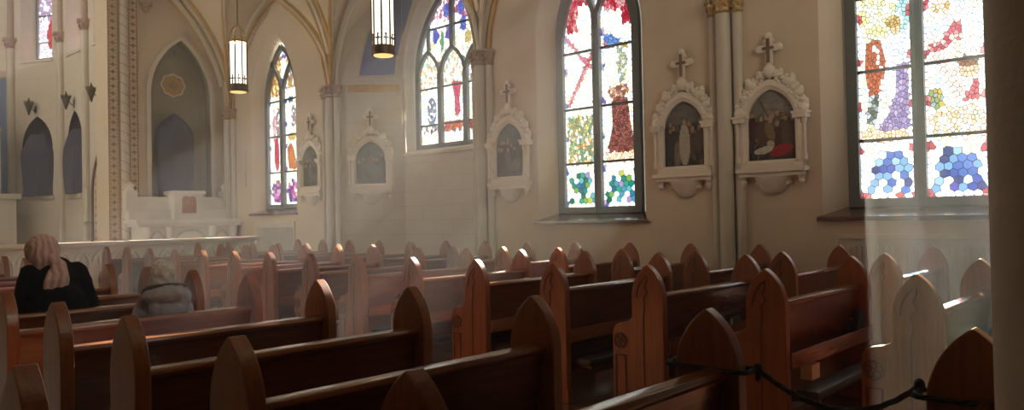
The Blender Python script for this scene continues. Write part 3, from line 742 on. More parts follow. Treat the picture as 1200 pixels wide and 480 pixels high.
g = G(); path = [(10.385, 11.46+x, z) for x, z in [(1.30, 2.95)] + arc_half(1.30, 4.55, 6.66, 14)] + [(10.385, 11.46-x, z) for x, z in reversed(arc_half(1.30, 4.55, 6.66, 14)[:-1])] + [(10.385, 10.16, 2.95)]
g.tube(path, .035, 8); trim(g, M['stone'], smooth=True)
# small square wall plates under the transept plaque
for d in (.22, .93):
    g = G(); q = slab([cp(x, z, .02) for x, z in ((d, 1.62), (d+.19, 1.62), (d+.19, 1.86), (d, 1.86))], cn, .02)
    o = obj('wall_plate', q, M['stone'], bevel=.004)
    tag(o, 'small square wall plate below the middle plaque, ' + ('left one' if d < .5 else 'right one'), 'wall plate', 'wall plates in the transept bay')

# leaf stencils on the wall beside the arches
def leaf(g, x, y, z, a, L=.16, axis='X'):
    pts = [(0, 0), (L*.35, L*.22), (L, 0), (L*.35, -L*.22)]
    q = [(p[0]*math.cos(a)-p[1]*math.sin(a), p[0]*math.sin(a)+p[1]*math.cos(a)) for p in pts]
    g.prism([(y+u, z+v) for u, v in q], x-.006, x, 'X')
for b, mt in ((1, 'green'), (3, 'dull_or_hazed_gilt'), (0, 'green')):
    g = G()
    for k in range(3, 17):
        f = k/20*2.3
        for side in (0, 1):
            y = COLY[b] + (f if side == 0 else 4.6-f); z = z2(y); yc = COLY[b]+2.3; yy = yc+(y-yc)*.84; zz = CAP+(z-CAP)*.88
            for a in (.6, 2.2, 3.6): leaf(g, XR, yy, zz, a + k*.3, .11)
    trim(g, M[mt])

# ------------------------------------------------------------------ chancel pier and apse
def pier(x0, x1):
    g = G(); g.box(x0, x1, YF-.06, YF+.7, 0, 9.6); return struct(obj('pier', g, M['pattern_bg']))
PX0, PX1 = 6.53, 7.20
pier(PX0, PX1); pier(2*CX-PX1, 2*CX-PX0)
g = G()
def cross(g, x, z, s_, y): g.box(x-s_*.16, x+s_*.16, y, y+.006, z-s_*.5, z+s_*.5); g.box(x-s_*.5, x+s_*.5, y, y+.006, z-s_*.16, z+s_*.16)
yp = YF-.066
for k in range(46):
    z = .35+k*.17
    for x in (PX0+.115, PX1-.095):
        cross(g, x, z, .10, yp)
        for sx in (-1, 1):
            for sz in (-.085, 0, .085): g.box(x+sx*.072-.010, x+sx*.072+.010, yp, yp+.006, z+sz-.012, z+sz+.012)
for x in (PX0+.01, PX0+.225, PX0+.255, PX1-.195, PX1-.005): g.box(x-.008, x+.008, yp, yp+.006, 0, 7.4)
trim(g, M['pattern'])
g = G(); xa = PX0+.275; xb = PX1-.215
g.lathe([(.10, 0), (.10, 7.0)], ((xa+xb)/2, YF-.05, 0), 12)
struct(obj('shaft', g, M['stone'], smooth=True)); 
g = G()
for k in range(30):
    z = .3+k*.23; c = ((xa+xb)/2, YF-.05)
    g.tube([(c[0]+.102*math.cos(a), c[1]+.102*math.sin(a), z-(a-PI)*.05) for a in [PI+PI*i/8 for i in range(9)]], .007, 4)
trim(g, M['pattern'])
g = G(); capital(g, ((xa+xb)/2, YF-.05), .15, 6.95, .3); 
for x in (PX0+.1, PX1-.1): capital(g, (x, YF-.0), .11, 6.95, .3)
struct(obj('capital', g, M['dull_or_hazed_gilt'], smooth=True))
g = G(); g.lathe([(.02, 6.62), (.09, 6.72), (.07, 6.78), (.16, 6.9), (.17, 6.98), (.1, 7.0)], (7.42, YF-.05, 0), 12)
for k in range(8): g.ball((7.42+.11*math.cos(k*PI/4), YF-.05+.11*math.sin(k*PI/4), 6.84), .045, 6, 5)
struct(obj('corbel', g, M['dull_or_hazed_gilt'], smooth=True))

AP = [(7.06, YF+.3), (6.95, 21.5), (6.93, 23.4), (6.14, 25.1), (4.75, 26.3)]
AP = AP + [(2*CX-x, y) for x, y in reversed(AP)]
def seg_frame(a, b):
    d = Vector((b[0]-a[0], b[1]-a[1], 0)); L = d.length; d.normalize(); n = Vector((-d.y, d.x, 0))
    if n.dot(Vector((CX, 22, 0)) - Vector((a[0], a[1], 0))) < 0: n = -n
    return d, L, n
APW = 9.6
niche_spots = {0: None, 1: (.56, .29), 2: (.29+.62, .36)}
for k in range(len(AP)-1):
    a, b = AP[k], AP[k+1]; d, L, n = seg_frame(a, b)
    F = lambda q, z, dp, a=a, d=d, n=n: (a[0]+d.x*q-n.x*dp, a[1]+d.y*q-n.y*dp, z)
    kk = k if k < 4 else 8-k
    kk = min(k, len(AP)-2-k)
    c = L/2
    g = G()
    if kk in (1, 2):
        hwn = .56
        # lower niche hole, then the upper window hole: two stacked strips
        wall_strip(F, 0, L, 5.6, [(c, hwn, 2.38, 3.75, 4.62, hwn, 2.38, 4.62, .45)], g)
        F2 = lambda q, z, dp, F=F: F(q, z+5.6, dp)
        wall_strip(F2, 0, L, 4.0, [(c, .58, .6, 2.4, 3.3, .40, .7, 3.1, .40)], g)
    else:
        wall_strip(F, 0, L, 5.6, [], g); F2 = lambda q, z, dp, F=F: F(q, z+5.6, dp)
        if kk == 0: wall_strip(F2, 0, L, 4.0, [(1.3, .58, .6, 2.4, 3.3, .40, .7, 3.1, .40)], g)
        else: wall_strip(F2, 0, L, 4.0, [], g)
    struct(obj('wall_apse', g, M['block']))
    if kk in (1, 2):
        g = G(); g.poly([F(c+x, z, .45) for x, z in pointed(.56, 2.38, 3.75, 4.62, 10)])
        for p, q in zip(pointed(.555, 2.385, 3.75, 4.615, 10), pointed(.555, 2.385, 3.75, 4.615, 10)[1:]+pointed(.555, 2.385, 3.75, 4.615, 10)[:1]):
            g.poly([F(c+p[0], p[1], .003), F(c+q[0], q[1], .003), F(c+q[0], q[1], .45), F(c+p[0], p[1], .45)])
        struct(obj('wall_niche_apse', g, M['niche_red']))
        if k < 4:
            g = G(); p0 = Vector(F(c-.62, 2.27, -.07)); 
            q = slab([F(c-.62, 2.27, -.06), F(c+.62, 2.27, -.06), F(c+.62, 2.38, -.06), F(c-.62, 2.38, -.06)], n, .10); trim(q, M['stone'], .01)
    if k < 3:                                            # sill and glass of the high windows
        cc = 1.3 if kk == 0 else c
        q = slab([F(cc-.6, 6.14, -.04), F(cc+.6, 6.14, -.04), F(cc+.6, 6.20, -.04), F(cc-.6, 6.20, -.04)], n, .44); trim(q, M['stone'], .006)
    if kk < 3:
        _wn[0] += 1
        e = bpy.data.objects.new('window_%d' % _wn[0], None); C.objects.link(e); struct(e)
        cc = 1.3 if kk == 0 else c
        P = Vector(F(cc, 0, .39)); e.location = P; fr = -n; e.rotation_euler.z = math.atan2(fr.y, fr.x) - PI/2
        o = pointed(.38, 6.3, 8.0, 8.7, 8)
        struct(panel_glass('stained_glass', o, paint_apse if k < 4 else paint_plain, 60 if k == 2 else 12, [], e, M['glass' if k < 4 else 'left_fill_glass'], .006))  # unseen left apse panes take the boosted fill glow
        g = G(); bar(g, [(-.38, 6.3)] + [(-x, z) for x, z in arc_half(.38, 8.0, 8.7, 8)], .08, .05); bar(g, [(.38, 6.3)] + arc_half(.38, 8.0, 8.7, 8), .08, .05); bar(g, [(-.4, 6.3), (.4, 6.3)], .07, .05)
        bar(g, [(-.38, 6.78), (.38, 6.78)], .03, .04); bar(g, [(-.38, 7.55), (.38, 7.55)], .03, .04)
        struct(obj('window_frame', g, M['tracery'], e))
for x, y in AP[1:-1]:
    e = bpy.data.objects.new('column', None); C.objects.link(e); struct(e)
    v = (Vector((CX, 22.5, 0))-Vector((x, y, 0))).normalized()*.015
    g = G(); g.lathe([(.2, 0), (.2, .3), (.15, .42), (.125, .5), (.125, 6.62)], (x+v.x, y+v.y, 0), 14); struct(obj('shaft', g, M['shaft'], e, smooth=True))
    g = G(); capital(g, (x+v.x, y+v.y), .12, 6.62, .27); struct(obj('capital', g, M['dull_or_hazed_gilt'], e, smooth=True))
    g = G(); g.lathe([(.10, 6.9), (.09, 9.6)], (x+v.x, y+v.y, 0), 10); struct(obj('shaft', g, M['dull_or_hazed_gilt'], e, smooth=True))
# blue dado hanging with a cornice on the central apse walls
for k in (3, 4, 5):
    a, b = AP[k], AP[k+1]; d, L, n = seg_frame(a, b)
    F = lambda q, z, dp: (a[0]+d.x*q-n.x*dp, a[1]+d.y*q-n.y*dp, z)
    trim(slab([F(.12, 1.0, -.01), F(L-.12, 1.0, -.01), F(L-.12, 5.75, -.01), F(.12, 5.75, -.01)], n, .009), M['blue'])
    trim(slab([F(.05, 5.78, -.05), F(L-.05, 5.78, -.05), F(L-.05, 5.96, -.05), F(.05, 5.96, -.05)], n, .049), M['dull_or_hazed_gilt'])
# raised sanctuary
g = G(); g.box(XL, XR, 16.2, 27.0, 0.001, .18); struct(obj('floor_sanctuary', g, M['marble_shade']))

# ------------------------------------------------------------------ shrouded statues in the apse niches
def shroud(label, loc, rz, h, w_, bumps, seed):
    rnd = random.Random(seed); g = G(); n = 28; rings = 26
    R = []
    for j in range(rings+1):
        t = j/rings; z = h*t
        prof = bumps(t)*w_
        ring = []
        for i in range(n):
            a = 2*PI*i/n; fold = 1+.07*math.sin(a*7+seed+t*2)*(1-t*.7)+.03*math.sin(a*13+seed)*(1-t)
            ring.append(g.bm.verts.new((prof*fold*math.cos(a), prof*.62*fold*math.sin(a), z)))
        R.append(ring)
    for A, B in zip(R, R[1:]):
        for i in range(n): g.bm.faces.new((A[i], A[(i+1) % n], B[(i+1) % n], B[i]))
    g.bm.faces.new(R[-1]); g.bm.faces.new(list(reversed(R[0])))
    o = obj('shrouded_statue', g, M['purple'], smooth=True, loc=loc, rz=rz)
    return tag(o, label, 'statue', 'statues veiled in purple cloth')
def interp(tab):
    def f(t):
        for (a, x), (b, y) in zip(tab, tab[1:]):
            if t <= b: return x+(y-x)*(t-a)/(b-a)
        return tab[-1][1]
    return f
shroud('statue veiled in purple cloth, standing above the white side altar', (8.13, YF+.09, 2.185), 0, 2.08, .50,
       interp([(0, .74), (.2, .84), (.45, .92), (.70, .92), (.80, .86), (.88, .62), (.95, .34), (.985, .2), (1, .05)]), 1)
for k, lab, ww in ((2, 'statue veiled in purple cloth in the wider arched niche at far left', .60), (1, 'statue veiled in purple cloth in the narrow niche nearer the pattern pier', .56)):
    d, L, n = seg_frame(AP[k], AP[k+1]); p = Vector((AP[k][0], AP[k][1], 0)) + d*(L/2) - n*.10
    shroud(lab, (p.x, p.y, 2.38), math.atan2(d.y, d.x), 1.72, ww,
           interp([(0, .88), (.25, .95), (.5, 1.0), (.72, 1.02 if k == 2 else .95), (.80, .85), (.90, .72), (1, .5)]), 4+k)

# bracket lanterns in the apse
def lantern(label, loc, n):
    rz = math.atan2(n.y, n.x)+PI/2
    t = thing('wall_lantern', label, 'lantern', loc, rz, 'bronze lanterns on the apse walls'); t.scale = (.72, .72, .85)
    g = G(); g.lathe([(.02, -.26), (.04, -.22), (.055, -.16), (.14, .08), (.17, .10), (.15, .13), (.06, .2), (.03, .26), (.015, .32)], (0, -.28, 0), 6); obj('lantern_body', g, M['bronze'], t)
    g = G()
    for k in range(6): g.ball((.15*math.cos(k*PI/3), -.28+.15*math.sin(k*PI/3), .16), .028, 6, 5, (1, 1, 2))
    obj('finial', g, M['bronze'], t)
    g = G(); g.tube([(0, 0, -.05), (0, -.08, -.10), (0, -.16, -.02), (0, -.28, .12)], .018, 6); g.box(-.05, .05, -.02, 0.0, -.16, .06); obj('bracket', g, M['bronze'], t)
for k, f, lab in ((2, .53, 'bronze wall lantern above the wide niche at far left'), (1, .51, 'bronze wall lantern above the narrow niche between two shafts'), (0, .66, 'bronze wall lantern closest to the patterned pier')):
    d, L, n = seg_frame(AP[k], AP[k+1]); p = Vector((AP[k][0], AP[k][1], 0)) + d*(L*f); lantern(lab, (p.x, p.y, 4.85), n)

# patterned arched hanging beside the pier and a slim candle stand
d, L, n = seg_frame(AP[0], AP[1]); p = Vector((AP[0][0], AP[0][1], 0)) + d*.55 + n*.006
t = thing('arched_panel', 'tall arched patterned panel with dark red border beside the stencilled pier', 'panel', (p.x, p.y, .18), math.atan2(d.y, d.x))
o = pointed(.95, 0, 2.1, 3.5, 12, .95-.45)
g = G(); g.prism(o, -.015, 0.0, 'Y'); obj('panel_field', g, M['pattern_bg'], t)
g = G(); g.sweep([(x, 0, z) for x, z in o[1:]+o[:1]], [(-.05, -.03), (.05, -.03), (.05, .03), (-.05, .03)], upv=Vector((0, 1, 0))); obj('panel_border', g, M['niche_red'], t)
g = G()
for i in range(9):
    for j in range(14): cross(g, -.25+.19*i, .2+.2*j, .10, .002) if True else 0
pat = obj('panel_pattern', g, M['pattern'], t)
t = thing('candle_stand', 'slim pale candle stand just left of the stencilled pier', 'candle stand', (6.62, 20.6, .18))
g = G(); g.lathe([(.2, 0), (.2, .05), (.09, .12), (.03, .2), (.025, .9), (.05, .95), (.025, 1.0), (.022, 1.35), (.12, 1.42), (.12, 1.45)], (0, 0, 0), 12); obj('stem', g, M['marble_shade'], t, smooth=True)
g = G(); g.lathe([(.035, 1.45), (.035, 2.25), (.008, 2.27)], (0, 0, 0), 10); obj('candle', g, M['paper'], t, smooth=True)

# reredos at the far left edge
t = thing('reredos', 'white carved high altar screen with pinnacles at far left edge', 'altar screen', (CX, 24.6, .18))
g = G(); g.box(-2.2, 2.2, -.5, .5, 0, 2.1); g.box(-2.3, 2.3, -.55, .5, 2.1, 2.25); obj('base', g, M['marble'], t, .02)
for sx in (-1, 1):
    for x, h in ((1.75, 5.2), (1.2, 4.6), (.6, 6.0)):
        g = G(); g.box(sx*x-.16, sx*x+.16, -.2, .2, 2.25, h-1.2); g.lathe([(.24, h-1.2), (.24, h-1.1), (.16, h-1.05), (.02, h-.1), (.05, h-.05), (.01, h)], (sx*x, 0, 0), 8); obj('pinnacle', g, M['marble'], t)
g = G()
for x in (-1.47, -.9, 0, .9, 1.47): g.prism(pointed(.22, 2.25, 3.2, 3.7, 8, x), -.1, .1, 'Y')
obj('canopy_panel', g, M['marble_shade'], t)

# ------------------------------------------------------------------ side altar
t = thing('side_altar', 'white marble side altar with carved front below the olive niche', 'altar', (8.12, 18.86, .18))
g = G(); g.box(-1.13, 1.13, -.72, 0, 0, 1.30); 
obj('altar_body', g, M['marble'], t, .01)
g = G(); g.prism([(-.86, 1.36), (-.86, 1.45), (0, 1.45), (0, 1.36)], -1.30, 1.30, 'X'); g.prism([(-.80, 1.28), (-.84, 1.36), (0, 1.36), (0, 1.28)], -1.24, 1.24, 'X'); obj('mensa', g, M['marble'], t, .008)
for x in (-1.05, -.52, .52, 1.05):
    g = G(); g.lathe([(.085, 0), (.085, .1), (.06, .15), (.055, .95), (.08, 1.02), (.10, 1.15), (.10, 1.28)], (x, -.76, 0), 12); obj('colonnette', g, M['marble'], t, smooth=True)
g = G()
for x, hw in ((-.78, .19), (0, .38), (.78, .19)): g.sweep([(a, -.73, z) for a, z in pointed(hw, .15, .85, 1.18, 8, x)], [(-.02, -.02), (.02, -.02), (.02, .02), (-.02, .02)], closed=True, upv=Vector((0, 1, 0)))
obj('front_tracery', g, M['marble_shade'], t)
g = G(); g.box(-1.28, 1.28, -.34, 0, 1.45, 1.68); g.box(-1.2, 1.2, -.22, 0, 1.68, 2.0); obj('gradine', g, M['marble'], t, .012)
for x in (-1.18, 1.18):
    g = G(); g.box(x-.13, x+.13, -.28, 0, 1.68, 2.14); g.lathe([(.12, 2.14), (.09, 2.2), (.13, 2.28), (.02, 2.36)], (x, -.14, 0), 8); obj('pedestal', g, M['marble'], t, .01)
tb = G(); tb.box(-.30, .42, -.52, 0, 1.45, 2.05); tb.box(-.34, .46, -.55, 0, 2.05, 2.14); tb = obj('tabernacle', tb, M['marble'], t, .01)
g = G(); g.prism(pointed(.17, 1.60, 1.92, 1.98, 6, .06), -.545, -.515, 'Y'); g.sweep([(a, -.545, z) for a, z in pointed(.13, 1.64, 1.84, 1.94, 6, .06)], [(-.012, -.012), (.012, -.012), (.012, .012), (-.012, .012)], closed=True, upv=Vector((0, 1, 0)))
obj('tabernacle_door', g, M['tab'], tb)['label'] = 'copper coloured tabernacle door'
# quatrefoil medallion in the niche
t = thing('medallion', 'gold lobed medallion with pale rim high in the olive niche', 'medallion', (8.22, YF+dep-.012, 5.02))
def lobes(r, n=8, amp=.13, m_=64): return [((r*(1+amp*abs(math.sin(n/2*a+PI/2)))*math.cos(a))*1.05, (r*(1+amp*abs(math.sin(n/2*a+PI/2))))*math.sin(a)) for a in [2*PI*i/m_ for i in range(m_)]]
g = G(); g.prism(lobes(.27), -.012, .012, 'Y'); obj('rim', g, M['marble'], t)
g = G(); g.prism(lobes(.225), -.022, .012, 'Y'); obj('field', g, M['gold'], t)
g = G(); g.ball((0, -.02, .0), .11, 12, 8, (1, .2, .7)); g.box(-.12, .12, -.03, -.02, -.03, .03); obj('emblem', g, M['niche'], t, smooth=True)

# communion rail
t = thing('communion_rail', 'long white marble communion rail with pointed arcading before the sanctuary', 'altar rail', (0, 15.45, 0))
g = G(); g.prism([(-.16, 1.13), (-.18, 1.17), (-.18, 1.215), (.18, 1.215), (.18, 1.17), (.16, 1.13)], 1.0, 8.35, 'X'); obj('top_slab', g, M['marble'], t, .008)
g = G(); g.box(.95, 8.4, -.2, .2, 0, .26); obj('plinth', g, M['marble'], t, .01)
g = G(); g.box(1.05, 8.3, -.045, .06, .26, 1.13); obj('back_panel', g, M['marble'], t)
for i in range(24):
    x = 1.2+i*.305
    g = G(); g.sweep([(a, -.07, z) for a, z in [(x-.125, .26)] + [(x-q, zz) for q, zz in arc_half(.125, .8, 1.04, 6)] + [(x+q, zz) for q, zz in reversed(arc_half(.125, .8, 1.04, 6)[:-1])] + [(x+.125, .26)]], [(-.028, -.05), (.028, -.05), (.028, .02), (-.028, .02)], upv=Vector((0, 1, 0)))
    g.lathe([(.03, .8), (.045, .87), (.03, .94)], (x, -.06, 0), 6)
    obj('arch', g, M['marble'], t)

# ------------------------------------------------------------------ wall plaques with painted scenes
def painting(paint, nx=46, nz=64):
    hw, zs, za = .315, .50, .90
    bm = bmesh.new(); cl = bm.loops.layers.float_color.new('Col')
    def wd(z):
        if z <= zs: return hw
        h = za-zs; R = (h*h+hw*hw)/(2*hw); return max(.004, hw-R+math.sqrt(max(0, R*R-(z-zs)**2)))
    Vv = [[bm.verts.new((wd(za*j/nz)*(2*i/nx-1), -.03, za*j/nz)) for i in range(nx+1)] for j in range(nz+1)]
    for j in range(nz):
        for i in range(nx):
            f = bm.faces.new((Vv[j][i], Vv[j][i+1], Vv[j+1][i+1], Vv[j+1][i]))
            c = f.calc_center_median(); col = paint(c.x, c.z)
            v = 1+random.uniform(-.12, .12)
            for l in f.loops: l[cl] = tuple(min(1, q*v) for q in col)+(1,)
    me = bpy.data.meshes.new('painting'); bm.to_mesh(me); bm.free(); me.materials.append(M['paint']); return me
def scene_paint(figs, sky, ground, mid):
    r = random.Random(len(figs)*7+int(figs[0][0]*100))
    strokes = []
    for k in range(150):
        z = r.uniform(.02, .56); c = r.choice([mid, ground, (.16, .10, .06), (.05, .05, .05), (.20, .15, .10), (.12, .13, .15), (.26, .19, .12)])
        strokes.append((r.uniform(-.31, .31), z, r.uniform(.01, .035), r.uniform(.012, .06), r.uniform(-.6, .6), c))
    for k in range(40):
        z = r.uniform(.56, .9); q = r.uniform(.7, 1.25); strokes.append((r.uniform(-.3, .3), z, r.uniform(.03, .09), r.uniform(.012, .03), r.uniform(-.3, .3), tuple(c*q for c in sky)))
    figs = list(figs)+strokes
    def f(x, z):
        for (cx, cz, rx, rz, rot, c) in figs:
            if el(x, z, cx, cz, rx, rz, rot): return c
        if z < .22: return ground
        t = min(1, (z-.22)/.5); return tuple(mid[i]*(1-t)+sky[i]*t for i in range(3))
    return f
SKN = (.55, .36, .23)
def crowd(seed, n=9, dark=.1):
    r = random.Random(seed); out = []
    for k in range(n):
        x = r.uniform(-.27, .27); z = r.uniform(.42, .60); c = random.Random(seed+k).choice([(.10, .08, .07), (.16, .09, .06), (.08, .09, .11), (.18, .13, .09), (.12, .05, .04)])
        out.append((x, z+.02, .025, .035, 0, SKN)); out.append((x, z-.16, .06, .17, 0, c))
    return out
P_FALL = scene_paint([(-.02, .52, .03, .04, 0, SKN), (-.03, .37, .06, .13, .3, (.30, .22, .12)), (-.12, .13, .13, .045, .2, (.75, .70, .62)), (-.02, .20, .05, .06, 0, (.6, .5, .4)), (.12, .12, .16, .07, .25, (.50, .04, .04)), (-.1, .66, .012, .24, .5, (.20, .13, .07)), (.05, .52, .2, .012, .3, (.18, .12, .07))] + crowd(3, 12), (.30, .27, .23), (.06, .05, .04), (.10, .08, .06))
P_STAND = scene_paint([(0, .60, .03, .045, 0, SKN), (0, .30, .085, .29, 0, (.62, .56, .46)), (-.11, .18, .06, .17, 0, (.30, .25, .18)), (.12, .50, .03, .05, 0, SKN)] + crowd(11, 12), (.22, .20, .18), (.06, .055, .04), (.08, .07, .055))
P_BLUE = scene_paint([(0, .34, .11, .16, .5, (.22, .22, .24)), (-.02, .52, .035, .045, 0, (.30, .22, .18)), (.10, .25, .1, .14, 0, (.20, .15, .15))] + crowd(23, 9), (.17, .18, .20), (.10, .10, .10), (.12, .12, .12))
P_GREY = scene_paint([(-.05, .45, .03, .04, 0, SKN), (-.05, .27, .07, .17, .2, (.20, .19, .18)), (.13, .2, .1, .1, 0, (.24, .20, .16))] + crowd(31, 9), (.18, .18, .18), (.09, .09, .09), (.12, .11, .10))
def plaque_frame():
    g = G()
    outer = pointed(.415, -.10, .50, 1.03, 12); inner = pointed(.315, .0, .50, .90, 12)
    n = len(outer)
    for i in range(n):                                         # moulded surround, stepped in depth
        o0, o1, i0, i1 = outer[i], outer[(i+1) % n], inner[i], inner[(i+1) % n]
        g.poly([(o0[0], 0, o0[1]), (o1[0], 0, o1[1]), (o1[0], -.09, o1[1]), (o0[0], -.09, o0[1])])
        m0 = tuple(o0[k]*.45+i0[k]*.55 for k in (0, 1)); m1 = tuple(o1[k]*.45+i1[k]*.55 for k in (0, 1))
        g.poly([(o0[0], -.09, o0[1]), (o1[0], -.09, o1[1]), (m1[0], -.10, m1[1]), (m0[0], -.10, m0[1])])
        g.poly([(m0[0], -.10, m0[1]), (m1[0], -.10, m1[1]), (i1[0], -.07, i1[1]), (i0[0], -.07, i0[1])])
        g.poly([(i0[0], -.07, i0[1]), (i1[0], -.07, i1[1]), (i1[0], -.02, i1[1]), (i0[0], -.02, i0[1])])
    g.poly([(x, -.022, z) for x, z in inner])
    for f in g.bm.faces: pass
    return g
proto = thing('wall_plaque', 'white gothic plaque with a red cloaked fallen figure, beside the right window', 'plaque', (0, 0, 0), 0, 'carved plaques along the wall')
obj('surround', plaque_frame(), M['plaster_white'], proto)
for s_ in (-1, 1):
    g = G()
    for x in (.36, .44): g.lathe([(.032, -.02), (.032, .04), (.022, .06), (.020, .42), (.034, .46), (.036, .50)], (s_*x, -.09, 0), 8)
    g.box(s_*.40-.085, s_*.40+.085, -.15, 0, .50, .555); g.box(s_*.40-.10, s_*.40+.10, -.16, 0, .555, .585)
    g.lathe([(.05, .585), (.06, .62), (.03, .68), (.04, .72), (.01, .78)], (s_*.44, -.08, 0), 8)
    obj('pilaster', g, M['plaster_white'], proto)
g = G(); r = arc_half(.40, .52, 1.08, 8)
for s_ in (-1, 1):
    for k, (x, z) in enumerate(r[:-1]):
        q = (.8, 1.25, .7, 1.1, .85, 1.3, .75, 1.0)[k]
        g.ball((s_*(x+.02), -.06, z+.03), .060*q, 10, 7, (1.15, .8, .85)); g.ball((s_*(x+.06), -.055, z+.06*q), .045*q, 8, 6, (.8, .8, 1.2))
        for e_ in range(3): g.ball((s_*(x+.05*math.cos(k+e_*2.1)), -.085, z+.02+.05*math.sin(k+e_*2.1)), .024, 6, 5)
g.ball((0, -.07, 1.13), .085, 10, 7, (1, .8, 1.1)); g.ball((-.075, -.06, 1.10), .05, 8, 6); g.ball((.075, -.06, 1.10), .05, 8, 6)
g.lathe([(.045, 1.16), (.03, 1.24), (.04, 1.28)], (0, -.06, 0), 8)
obj('crest', g, M['plaster_white'], proto, smooth=True)
cr = G()
cr.box(-.045, .045, -.085, -.045, 1.22, 1.56); cr.box(-.12, .12, -.085, -.045, 1.385, 1.47)
for x, z in ((-.135, 1.43), (.135, 1.43), (0, 1.585)): cr.ball((x, -.065, z), .05, 8, 6, (1, .5, 1))
cr.ball((.045, -.065, 1.52), .03, 6, 5); cr.ball((-.045, -.065, 1.52), .03, 6, 5)
crb = obj('cross_backing', cr, M['plaster_white'], proto, smooth=False)
g = G(); g.box(-.02, .02, -.10, -.087, 1.24, 1.55); g.box(-.075, .075, -.10, -.087, 1.41, 1.445); obj('cross', g, M['brown_cross'], crb)['label'] = 'thin brown cross'
g = G(); g.box(-.46, .46, -.15, 0, -.16, -.10); g.box(-.43, .43, -.12, 0, -.21, -.16); obj('ledge', g, M['plaster_white'], proto, .008)
g = G(); g.lathe([(.03, -.44), (.10, -.425), (.13, -.40), (.17, -.36), (.23, -.26), (.26, -.23), (.26, -.21)], (0, 0, 0), 16, PI, 2*PI)
for k in range(9): a = PI+PI*(k+.5)/9; g.ball((.21*math.cos(a), .21*math.sin(a)*.6, -.29), .042, 6, 5)
for v in g.bm.verts: v.co.y *= .6
obj('corbel', g, M['plaster_white'], proto, smooth=True)
for s_ in (-1, 1):
    g = G(); g.lathe([(.02, -.33), (.045, -.29), (.035, -.25), (.06, -.21)], (s_*.38, -.06, 0), 8); obj('scroll', g, M['plaster_white'], proto)
pics = {n_: painting(f) for n_, f in (('fall', P_FALL), ('stand', P_STAND), ('blue', P_BLUE), ('grey', P_GREY))}
link('painting', pics['fall'], proto)
proto.location = (XR, 4.14, 2.185); proto.rotation_euler.z = -PI/2
def plaque(loc, rz, label, pic):
    r = dup(proto, loc, rz, label)
    for c in KIDS(r):
        if c.name.startswith('painting'): c.data = pics[pic]
    return r
plaque((XR, 5.40, 2.185), -PI/2, 'white gothic plaque showing a pale robed standing figure, left of the gilt topped shafts', 'stand')
plaque((XR, 8.72, 2.21), -PI/2, 'white gothic plaque with grey faded picture, left of the friar window', 'grey')
plaque((XR, 14.80, 2.30), -PI/2, 'narrow looking white gothic plaque beside the farthest nave window', 'grey')
dd = cdir*.70; plaque((XR+dd.x, 13.8+dd.y, 2.30), math.atan2(cdir.y, cdir.x), 'white gothic plaque with bluish picture on the canted wall under blue paint', 'blue')

# ------------------------------------------------------------------ hanging lanterns
lp = thing('hanging_lantern', 'bright hanging lantern in front of the blue painted wall', 'lantern', (0, 0, 0), 0, 'pendant lanterns')
RL = .165
g = G(); g.lathe([(RL, .16), (RL, .96), (RL*.9, 1.0)], (0, 0, 0), 8); glassp = obj('glass_shade', g, M['lamp'], lp)
g = G()
for k in range(8):
    a = PI/8+k*PI/4; a = k*PI/4
    g.box(-.012, .012, -.012, .012, .13, 1.02, Matrix.Translation((RL*1.02*math.cos(a), RL*1.02*math.sin(a), 0)))
for k in range(8):
    a = k*PI/4+PI/8; x, y = RL*.96*math.cos(a), RL*.96*math.sin(a)
    g.box(-.012, .012, -.006, .006, .17, .33, Matrix.Translation((x, y, 0)) @ Matrix.Rotation(a+PI/2, 4, 'Z'))
    for q in (-1, 1): g.ball((x+q*.028*math.sin(a), y-q*.028*math.cos(a), .27), .018, 5, 4)
    g.ball((x, y, .33), .02, 5, 4)
obj('metal_bars', g, M['bronze'], lp)
g = G(); g.lathe([(RL*1.12, .02), (RL*1.18, .06), (RL*1.1, .1), (RL*1.16, .15), (RL*1.02, .17), (RL*.98, .02)], (0, 0, 0), 16); obj('bottom_rim', g, M['bronze'], lp, smooth=True)
g = G(); g.lathe([(.02, 0), (RL*.9, .012), (RL*1.0, .03)], (0, 0, 0), 16); obj('bottom_glass', g, M['lamp_low'], lp)
g = G(); g.lathe([(RL*1.05, .98), (RL*1.12, 1.0), (RL*1.05, 1.03)], (0, 0, 0), 16)
for k in range(4):
    a = k*PI/2; g.tube([(RL*math.cos(a)*c, RL*math.sin(a)*c, 1.02+.3*s_) for c, s_ in [(math.cos(q*PI/16), math.sin(q*PI/16)) for q in range(9)]], .014, 6)
for k in range(8): g.ball((RL*1.08*math.cos(k*PI/4), RL*1.08*math.sin(k*PI/4), 1.06), .025, 6, 5)
g.ball((0, 0, 1.34), .04, 8, 6); obj('crown', g, M['gilt'], lp, smooth=True)
g = G(); g.tube([(0, 0, 1.34), (0, 0, 4.3)], .012, 6); obj('rod', g, M['bronze'], lp)
for nm, z_, rx in (('bulb_down', .045, 0), ('bulb_up', .95, PI)):
    bd = bpy.data.lights.new(nm, 'AREA'); bd.shape = 'DISK'; bd.size = .27; bd.energy = BULB; bd.color = (1, .80, .55)
    bo = bpy.data.objects.new(nm, bd); C.objects.link(bo); bo.parent = lp; bo.location = (0, 0, z_); bo.rotation_euler.x = rx
lp.location = (7.22, 9.35, 4.03)
dup(lp, (7.22, 13.95, 4.05), None, 'smaller looking hanging lantern with long rod, left of the farthest nave window')

